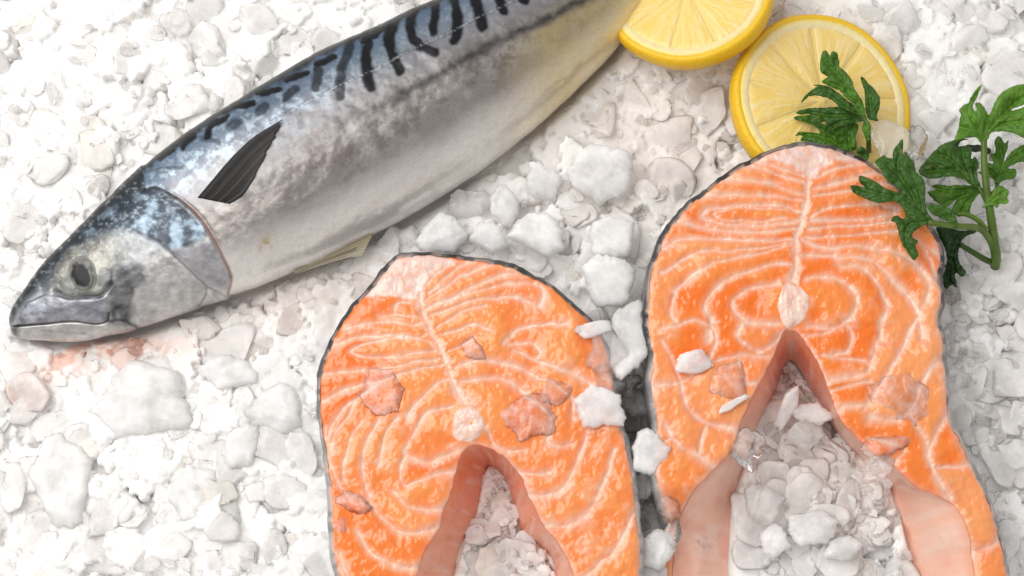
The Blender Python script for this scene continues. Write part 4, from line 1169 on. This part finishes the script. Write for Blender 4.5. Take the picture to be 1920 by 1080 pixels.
def stem(root, pts, r0, r1, tone=(0.10, 0.17, 0.025), name='stem'):
    P = catmull([(p[0], p[1], p[2]) for p in pts], 4)
    Pw = np.array([W(p[0], p[1], p[2]) for p in P])
    V, F = tube(Pw, 0.78 * np.linspace(r0, r1, len(Pw)))
    n_ = vnoise(np.arange(len(V)) / 25.0, np.zeros(len(V)), 5)
    return mesh_obj(name, V, F, M_LEAF, root, np.array(tone)[None] * (0.75 + 0.5 * n_)[:, None])

flat = lambda z, gx_=0, gy_=0, x0=0, y0=0: (lambda x, y: z + gx_ * (x - x0) + gy_ * (y - y0))
G1 = (0.066, 0.175, 0.012); G2 = (0.042, 0.118, 0.012); G3 = (0.098, 0.235, 0.020); G4 = (0.016, 0.048, 0.008)
sA = thing('parsley_sprig', 'small parsley sprig standing on the whole lemon slice', 'parsley', 'parsley sprigs')
leaf(sA, zL([(190, 640), (120, 640), (50, 650), (40, 670), (100, 690), (190, 720), (250, 760), (270, 800), (180, 790), (90, 785), (70, 800), (38, 830), (40, 860), (60, 875), (200, 880), (330, 930), (440, 945), (580, 945), (590, 870), (580, 830), (605, 770), (605, 720), (560, 700), (400, 740), (300, 720)]),
     [zL([(500, 930), (420, 820), (300, 740), (120, 660)]), zL([(470, 930), (350, 850), (180, 810), (60, 840)]), zL([(530, 930), (520, 800), (560, 720)])], flat(0.0175, 0, -0.00002, 1540, 250), 201, G1)
leaf(sA, zL([(640, 640), (560, 600), (440, 565), (330, 570), (210, 575), (130, 585), (55, 615), (100, 635), (180, 630), (190, 690), (260, 700), (320, 700), (300, 760), (360, 780), (430, 740), (520, 710), (610, 700), (650, 690)]),
     [zL([(645, 665), (520, 640), (350, 640), (200, 610)]), zL([(600, 670), (450, 700), (330, 760)])], flat(0.0225), 202, G2)
leaf(sA, zL([(640, 600), (560, 540), (500, 500), (430, 440), (330, 380), (270, 370), (215, 370), (240, 385), (180, 430), (130, 480), (105, 530), (140, 500), (185, 468), (280, 470), (340, 490), (400, 525), (440, 565), (520, 600), (640, 650)]),
     [zL([(640, 625), (500, 545), (380, 450), (270, 410), (150, 480)])], flat(0.0250), 203, G2)
leaf(sA, zL([(690, 860), (640, 760), (650, 690), (600, 610), (560, 540), (500, 490), (440, 420), (380, 400), (290, 350), (300, 330), (335, 300), (280, 265), (270, 210), (275, 130), (290, 85), (318, 65), (340, 85), (355, 110), (375, 80), (400, 78), (425, 100), (435, 150), (440, 210), (480, 240), (530, 300), (560, 350), (570, 400), (610, 460), (650, 530), (665, 600), (680, 660), (715, 720), (710, 830)]),
     [zL([(690, 850), (640, 620), (560, 480), (430, 290), (300, 150)]), zL([(540, 450), (420, 380), (320, 345)]), zL([(430, 290), (400, 150)])], flat(0.0265), 204, G1)
leaf(sA, zL([(690, 660), (670, 590), (665, 500), (660, 430), (640, 360), (630, 305), (650, 310), (700, 360), (740, 400), (770, 440), (795, 480), (800, 530), (790, 590), (770, 650), (785, 690), (720, 680)]),
     [zL([(720, 670), (715, 560), (690, 430), (645, 325)])], flat(0.0240), 205, G2)
leaf(sA, zL([(590, 950), (640, 915), (690, 955), (702, 1000), (680, 1035), (620, 1010)]), [zL([(600, 980), (690, 1000)])], flat(0.0195), 206, G2)
stem(sA, [(*zL([(650, 640)])[0], 0.0262), (*zL([(690, 740)])[0], 0.0262), (*zL([(697, 850)])[0], 0.0215), (*zL([(700, 950)])[0], 0.012)], 0.0008, 0.0012, (0.05, 0.12, 0.015))

sB = thing('parsley_sprig', 'large branching parsley sprig at the right edge, one leaf over the salmon', 'parsley', 'parsley sprigs')
leaf(sB, zM([(700, 620), (780, 640), (890, 645), (830, 680), (790, 720), (770, 800), (780, 870), (825, 930), (800, 965), (750, 940), (760, 1045), (730, 1020), (680, 1050), (665, 960), (690, 860), (680, 780), (640, 690), (620, 620)]),
     [zM([(880, 648), (770, 680), (730, 800), (740, 930)]), zM([(740, 760), (710, 880), (700, 1000)])], flat(0.0105), 211, G4)
leaf(sB, zN([(600, 890), (560, 860), (450, 850), (330, 855), (240, 845), (205, 865), (240, 885), (170, 910), (230, 980), (270, 1010), (330, 1025), (400, 970), (370, 1040), (380, 1080), (430, 1110), (460, 1080), (500, 1100), (530, 1000), (560, 950), (600, 910)]),
     [zN([(600, 895), (480, 890), (340, 900), (220, 870)]), zN([(560, 900), (430, 950), (300, 1000)]), zN([(570, 910), (490, 990), (440, 1080)])], flat(0.0175), 212, G1)
leaf(sB, zN([(480, 530), (560, 525), (640, 535), (685, 570), (660, 600), (600, 580), (530, 580)]), [zN([(490, 550), (580, 548), (670, 585)])], flat(0.0150), 213, (0.05, 0.06, 0.04))
leaf(sB, zN([(590, 880), (520, 850), (470, 810), (400, 785), (320, 780), (250, 795), (180, 800), (130, 780), (95, 735), (150, 660), (200, 600), (250, 550), (310, 510), (390, 485), (450, 475), (500, 480), (440, 500), (420, 540), (480, 530), (525, 560), (525, 640), (550, 620), (580, 660), (585, 700), (570, 740), (575, 800), (600, 860)]),
     [zN([(590, 880), (480, 780), (350, 640), (230, 600)]), zN([(540, 830), (470, 660), (450, 560)]), zN([(430, 720), (280, 730), (150, 740)]), zN([(560, 820), (545, 740), (555, 660)])], flat(0.0205), 214, G2)
leaf(sB, zN([(740, 860), (715, 840), (700, 800), (650, 780), (580, 745), (640, 735), (650, 670), (700, 675), (680, 600), (720, 585), (710, 500), (730, 460), (760, 460), (795, 515), (820, 490), (820, 550), (800, 600), (785, 670), (830, 600), (880, 560), (950, 520), (1000, 540), (1040, 600), (960, 660), (910, 665), (850, 690), (825, 715), (880, 720), (890, 760), (860, 800), (800, 810), (760, 830)]),
     [zN([(735, 860), (750, 760), (780, 690), (760, 560), (755, 480)]), zN([(775, 700), (860, 630), (990, 560)]), zN([(745, 790), (800, 760), (870, 760)]), zN([(735, 800), (690, 740), (610, 745)])], flat(0.0150), 215, G1)
leaf(sB, zN([(605, 1035), (640, 1000), (690, 900), (750, 855), (810, 880), (830, 910), (815, 950), (825, 990), (780, 1005), (750, 1005), (735, 1035), (700, 1020), (660, 1015)]),
     [zN([(640, 1015), (710, 960), (800, 900)]), zN([(690, 975), (790, 985)])], flat(0.0225), 216, G3)
leaf(sB, zN([(610, 510), (570, 470), (520, 465), (460, 475), (390, 490), (400, 450), (420, 380), (430, 320), (440, 280), (425, 245), (460, 205), (500, 185), (520, 140), (560, 80), (610, 32), (590, 90), (560, 160), (535, 200), (540, 240), (560, 255), (565, 220), (555, 190), (590, 185), (630, 220), (650, 260), (665, 285), (690, 240), (720, 170), (760, 110), (820, 70), (880, 45), (960, 30), (1020, 20), (1060, 80), (1020, 170), (940, 205), (860, 235), (830, 255), (930, 225), (1040, 200), (1080, 300), (1060, 420), (960, 470), (900, 445), (840, 425), (760, 415), (700, 420), (670, 450), (650, 500), (640, 520)]),
     [zN([(625, 510), (640, 400), (660, 300)]), zN([(625, 490), (560, 360), (500, 250), (560, 120)]), zN([(630, 480), (700, 360), (820, 240), (950, 130)]), zN([(640, 470), (760, 365), (950, 330)]), zN([(620, 500), (520, 410), (430, 380)])], flat(0.0240), 217, G3)
leaf(sB, zM([(550, 470), (600, 455), (650, 470), (720, 490), (750, 540), (770, 600), (700, 580), (640, 550), (590, 530)]), [zM([(755, 595), (680, 530), (600, 480)])], flat(0.0310), 218, G2)
leaf(sB, zM([(580, 610), (540, 600), (500, 620), (455, 660), (450, 690), (490, 715), (470, 745), (490, 810), (460, 850), (420, 800), (380, 740), (360, 680), (340, 610), (330, 585), (300, 575), (310, 550), (345, 535), (380, 560), (400, 540), (385, 490), (340, 445), (290, 440), (220, 450), (150, 430), (80, 400), (40, 375), (15, 330), (60, 325), (120, 345), (80, 300), (80, 260), (130, 270), (190, 300), (260, 345), (330, 370), (370, 375), (330, 330), (270, 290), (230, 220), (190, 170), (210, 140), (250, 115), (270, 130), (310, 135), (315, 90), (340, 50), (380, 0), (385, 40), (380, 120), (400, 90), (430, 130), (460, 160), (475, 230), (520, 270), (540, 330), (540, 420), (550, 500), (590, 560), (640, 590), (750, 610), (745, 630), (640, 605)]),
     [zM([(740, 620), (600, 590), (520, 500), (440, 380), (350, 230), (360, 80)]), zM([(520, 500), (400, 420), (250, 390), (90, 350)]), zM([(520, 500), (500, 380), (430, 200)]), zM([(560, 580), (430, 600), (400, 700), (460, 820)]), zM([(370, 270), (260, 170)])], flat(0.0295), 219, G2)
stem(sB, [(1845, 262, 0.0245), (1846, 312, 0.0235), (1851, 362, 0.022), (1857, 400, 0.020), (1864, 450, 0.015), (1868, 480, 0.009), (1866, 500, 0.004)], 0.0013, 0.0021)
stem(sB, [(1741, 417, 0.0305), (1792, 424, 0.027), (1835, 428, 0.0215), (1855, 448, 0.016), (1864, 472, 0.010), (1866, 494, 0.005)], 0.0012, 0.0017, (0.12, 0.20, 0.03))
stem(sB, [(1801, 459, 0.011), (1826, 474, 0.0085), (1846, 486, 0.007), (1862, 493, 0.005)], 0.0011, 0.0014, (0.05, 0.10, 0.015))
stem(sB, [(1795, 401, 0.022), (1815, 403, 0.022), (1835, 414, 0.021), (1848, 430, 0.019)], 0.0009, 0.0012, (0.10, 0.19, 0.02))
stem(sB, [(1834, 350, 0.0205), (1841, 360, 0.021), (1850, 378, 0.0205)], 0.0009, 0.0011, (0.06, 0.13, 0.02))
stem(sB, [(1870, 345, 0.0150), (1866, 358, 0.0165), (1854, 380, 0.020)], 0.0008, 0.0010, (0.06, 0.13, 0.02))

# ------------------------------------------------------------------ ice chips that can be told apart
def ice_piece(label, px, py, z, rx, ry, rz, az, mat, seed, tilt=(0, 0), group=None, sides=7):
    V, F, rim = flake_shape(seed, 14, 64, sides, mat is M_CLEAR)
    P = V * np.array([rx, ry, min(rz, 0.0034)]) * np.array([K * 1.15, K * 1.15, 1.25 if mat is M_CLEAR else 0.8])
    c, s = math.cos(math.radians(-az)), math.sin(math.radians(-az))
    P = np.stack([P[:, 0] * c - P[:, 1] * s, P[:, 0] * s + P[:, 1] * c, P[:, 2]], -1)
    P[:, 2] += P[:, 0] * math.tan(math.radians(tilt[0])) + P[:, 1] * math.tan(math.radians(tilt[1]))
    cc = np.empty((len(V), 4)); cc[:, :3] = (0.99, 0.98, 0.972); cc[:, 3] = rim_alpha(rim)
    o = mesh_obj('ice_chip', P, F, mat, None, cc)
    bm = bmesh.new(); bm.from_mesh(o.data); bmesh.ops.recalc_face_normals(bm, faces=bm.faces); bm.to_mesh(o.data); bm.free()
    o.location = W(px, py, z - (0.0022 if group == lf else 0.0014 if mat is M_WHITE and z < 0.0145 else 0.0007 if mat is M_CLEAR else 0))
    tag(o, label, 'ice chip', group or 'ice chips one can pick up')
    return o
T = STEAK_Z + 0.0012
on1 = 'ice chips on the left salmon steak'; on2 = 'ice chips on the right salmon steak'; bt = 'ice shards between the two steaks'; cv = 'ice pieces inside the right steak hollow'
dr = 'ice lumps heaped between mackerel and steaks'; lf = 'flat ice plates left of the steaks'
for a in [
    ('rounded clear ice chip on the left steak, left of its backbone', 722, 733, T, 46, 42, 0.0016, 10, M_CLEAR, 301, (2, 0), on1),
    ('clear ice chip on the left steak, right of its backbone', 990, 785, T, 52, 42, 0.0017, 30, M_CLEAR, 302, (0, 2), on1),
    ('small clear ice chip above the large one right of the left backbone', 1036, 735, T, 34, 24, 0.0014, -20, M_CLEAR, 303, (2, 0), on1),
    ('thin white ice sliver jutting from the upper right rim of the left steak', 1112, 617, T + 0.001, 46, 18, 0.0018, -8, M_WHITE, 304, (6, 0), on1),
    ('rough ice lump on the right rim of the left steak, under the white sliver', 1138, 662, T - 0.0005, 38, 48, 0.004, 20, M_GLASSY, 305, (0, 0), on1),
    ('ice lump on the right rim of the left steak, second below the sliver', 1146, 714, T - 0.001, 36, 40, 0.0035, -30, M_CLEAR, 306, (0, 0), on1),
    ('smooth milky ice plate over the right edge of the left steak', 1128, 764, T + 0.0008, 46, 48, 0.0024, 40, M_WHITE, 307, (-3, 2), on1),
    ('pinkish pointed ice shard standing between the two steaks', 1185, 628, 0.018, 44, 72, 0.003, 14, M_WHITE, 308, (0, -22), bt),
    ('small glassy ice shard in the dark gap between the steaks', 1178, 722, 0.012, 24, 24, 0.003, 30, M_CLEAR, 309, (10, 5), bt),
    ('grey ice shard low in the gap between the steaks', 1190, 752, 0.006, 30, 30, 0.004, 70, M_GLASSY, 310, (-10, 0), bt),
    ('curled ice chip on the left flap of the left steak', 668, 944, T + 0.0004, 34, 20, 0.0022, 30, M_CLEAR, 311, (0, 0), on1),
    ('flat frosty ice patch at the left edge of the left steak', 645, 985, T - 0.0012, 26, 42, 0.0016, -12, M_CLEAR, 312, (-6, 0), on1),
    ('small round clear ice chip near the middle of the left steak', 886, 652, T + 0.0002, 24, 20, 0.0016, 10, M_CLEAR, 313, (0, 0), on1),  # a melt water drop, built with the same shape as the chips
    ('pale ice chip on the left flap of the right steak', 1300, 678, T + 0.0003, 36, 20, 0.0018, -8, M_WHITE, 314, (0, 0), on2),
    ('thin ice sliver at the cavity edge of the right steak', 1374, 757, T + 0.001, 32, 8, 0.0013, -28, M_WHITE, 315, (0, 4), on2),
    ('clear round ice chip above the sliver on the right steak', 1368, 718, T, 32, 38, 0.0014, 20, M_CLEAR, 316, (0, 0), on2),
    ('glassy ice chip overhanging the hollow from the right steak left flap', 1398, 842, T - 0.0008, 36, 34, 0.0032, 45, M_CLEAR, 317, (4, -3), on2),
    ('large clear ice chip on the right flap of the right steak', 1690, 748, T, 60, 46, 0.0014, 15, M_CLEAR, 318, (0, 0), on2),
    ('clear ice chip at the inner edge of the right steak right flap', 1664, 836, T, 40, 22, 0.0016, -8, M_CLEAR, 319, (0, 0), on2),
    ('lumpy frosted ice chip where the right steak right flap folds down', 1646, 878, T - 0.002, 34, 24, 0.0045, -25, M_GLASSY, 320, (0, 0), on2),
    ('grey translucent ice lump between the whole lemon slice and large parsley', 1672, 262, 0.0205, 38, 36, 0.0075, 10, M_GLASSY, 321, (0, -6), None),
    ('small glassy ice lump right of the grey lump beside large parsley', 1716, 268, 0.012, 22, 34, 0.006, 10, M_CLEAR, 322, (0, 0), None),
    ('frosted ice chunk at the outer edge of the right steak left flap', 1214, 845, 0.0205, 36, 48, 0.005, 10, M_WHITE, 323, (8, 0), bt),
    ('square ice chip between the steaks near the bottom edge', 1228, 1032, 0.0145, 30, 36, 0.004, 30, M_WHITE, 324, (0, 0), bt),
    ('melting ice cluster below the tip of the right steak left flap', 1250, 945, 0.0185, 36, 26, 0.004, 60, M_CLEAR, 325, (0, 0), bt),
    ('long ice shard leaning in the hollow of the right steak', 1476, 762, 0.0115, 15, 46, 0.003, 26, M_WHITE, 326, (0, 18), cv),
    ('flat ice plate beside the long shard in the right steak hollow', 1524, 776, 0.0100, 38, 17, 0.003, 5, M_WHITE, 327, (0, 0), cv),
    ('wedge of ice below the long shard in the right steak hollow', 1506, 816, 0.0105, 34, 26, 0.005, -10, M_GLASSY, 328, (0, 8), cv),
    ('broad smooth ice plate low in the right steak hollow', 1520, 985, 0.0120, 48, 34, 0.005, -12, M_WHITE, 329, (0, 0), cv),
    ('pointed ice plate right of the broad one in the right steak hollow', 1575, 1028, 0.0105, 44, 24, 0.004, -25, M_WHITE, 330, (0, 0), cv),
    ('round ice plate left of the broad one in the right steak hollow', 1452, 1015, 0.0105, 30, 34, 0.004, 20, M_WHITE, 331, (0, 0), cv),
    ('rough square ice lump against the left lining of the right steak hollow', 1430, 945, 0.0095, 40, 36, 0.006, 12, M_GLASSY, 332, (0, 0), cv),
    ('largest round ice plate between the mackerel and the right steak', 1128, 318, 0.0105, 58, 62, 0.006, 25, M_WHITE, 333, (0, 12), dr),
    ('tall upright ice flake left of the largest round ice plate', 1018, 342, 0.0100, 30, 38, 0.004, -20, M_WHITE, 334, (0, 25), dr),
    ('narrow ice flake nearest the mackerel belly in the heap', 948, 384, 0.0100, 28, 40, 0.004, -6, M_WHITE, 335, (0, 22), dr),
    ('crumbly white ice lump just above the left steak top', 828, 436, 0.0105, 54, 36, 0.007, -15, M_WHITE, 336, (0, 8), dr),
    ('smooth ice flake right of the crumbly lump above the left steak', 918, 446, 0.0105, 38, 34, 0.004, 25, M_WHITE, 337, (0, 10), dr),
    ('wide pale ice lump in the middle of the heap above the left steak', 1012, 442, 0.0125, 58, 40, 0.007, 10, M_WHITE, 338, (0, 8), dr),
    ('square ice block left of the right steak, below the round plate', 1142, 442, 0.0120, 46, 40, 0.007, 0, M_WHITE, 339, (0, 8), dr),
    ('large rough ice block in the corner between both steaks', 1148, 528, 0.0135, 52, 50, 0.007, 30, M_WHITE, 340, (0, 6), dr),
    ('translucent rounded ice flake tucked under the mackerel belly', 876, 382, 0.0050, 46, 26, 0.004, -20, M_GLASSY, 341, (0, 10), dr),
    ('jagged glassy shard low between the left steak and the right flap tip', 1206, 905, 0.0130, 26, 40, 0.004, 15, M_GLASSY, 350, (6, 8), bt),
    ('glassy ice piece deep in the gap under the pointed shard', 1192, 690, 0.0090, 30, 36, 0.004, -20, M_GLASSY, 351, (0, 6), bt),
    ('small ice sliver beside the square chip near the bottom edge', 1262, 1000, 0.0165, 16, 34, 0.003, 20, M_CLEAR, 352, (0, 0), bt),
    ('frosted ice lump at the bottom edge between the steaks', 1222, 1080, 0.0120, 34, 34, 0.005, 40, M_WHITE, 353, (0, 0), bt),
    ('biggest flat white ice plate below the mackerel head', 280, 752, 0.0030, 92, 74, 0.005, -10, M_WHITE, 342, (0, 4), lf),
    ('oval ice plate left of the left steak', 455, 838, 0.0032, 38, 58, 0.0045, 30, M_WHITE, 343, (3, 0), lf),
    ('square ice plate touching the left side of the left steak', 518, 774, 0.0030, 62, 42, 0.004, 8, M_WHITE, 344, (0, 3), lf),
    ('rough ice plate above the square one left of the left steak', 425, 702, 0.0034, 60, 32, 0.005, 0, M_WHITE, 345, (0, 3), lf),
    ('wide ice plate at the lower left of the left steak', 380, 936, 0.0030, 66, 56, 0.0045, 50, M_WHITE, 346, (0, 0), lf),
    ('broad pale ice plate near the lower left corner', 120, 900, 0.0028, 60, 84, 0.005, 0, M_WHITE, 347, (0, 0), lf),
]:
    ice_piece(*a)
print('scene built, objects', len(bpy.data.objects))
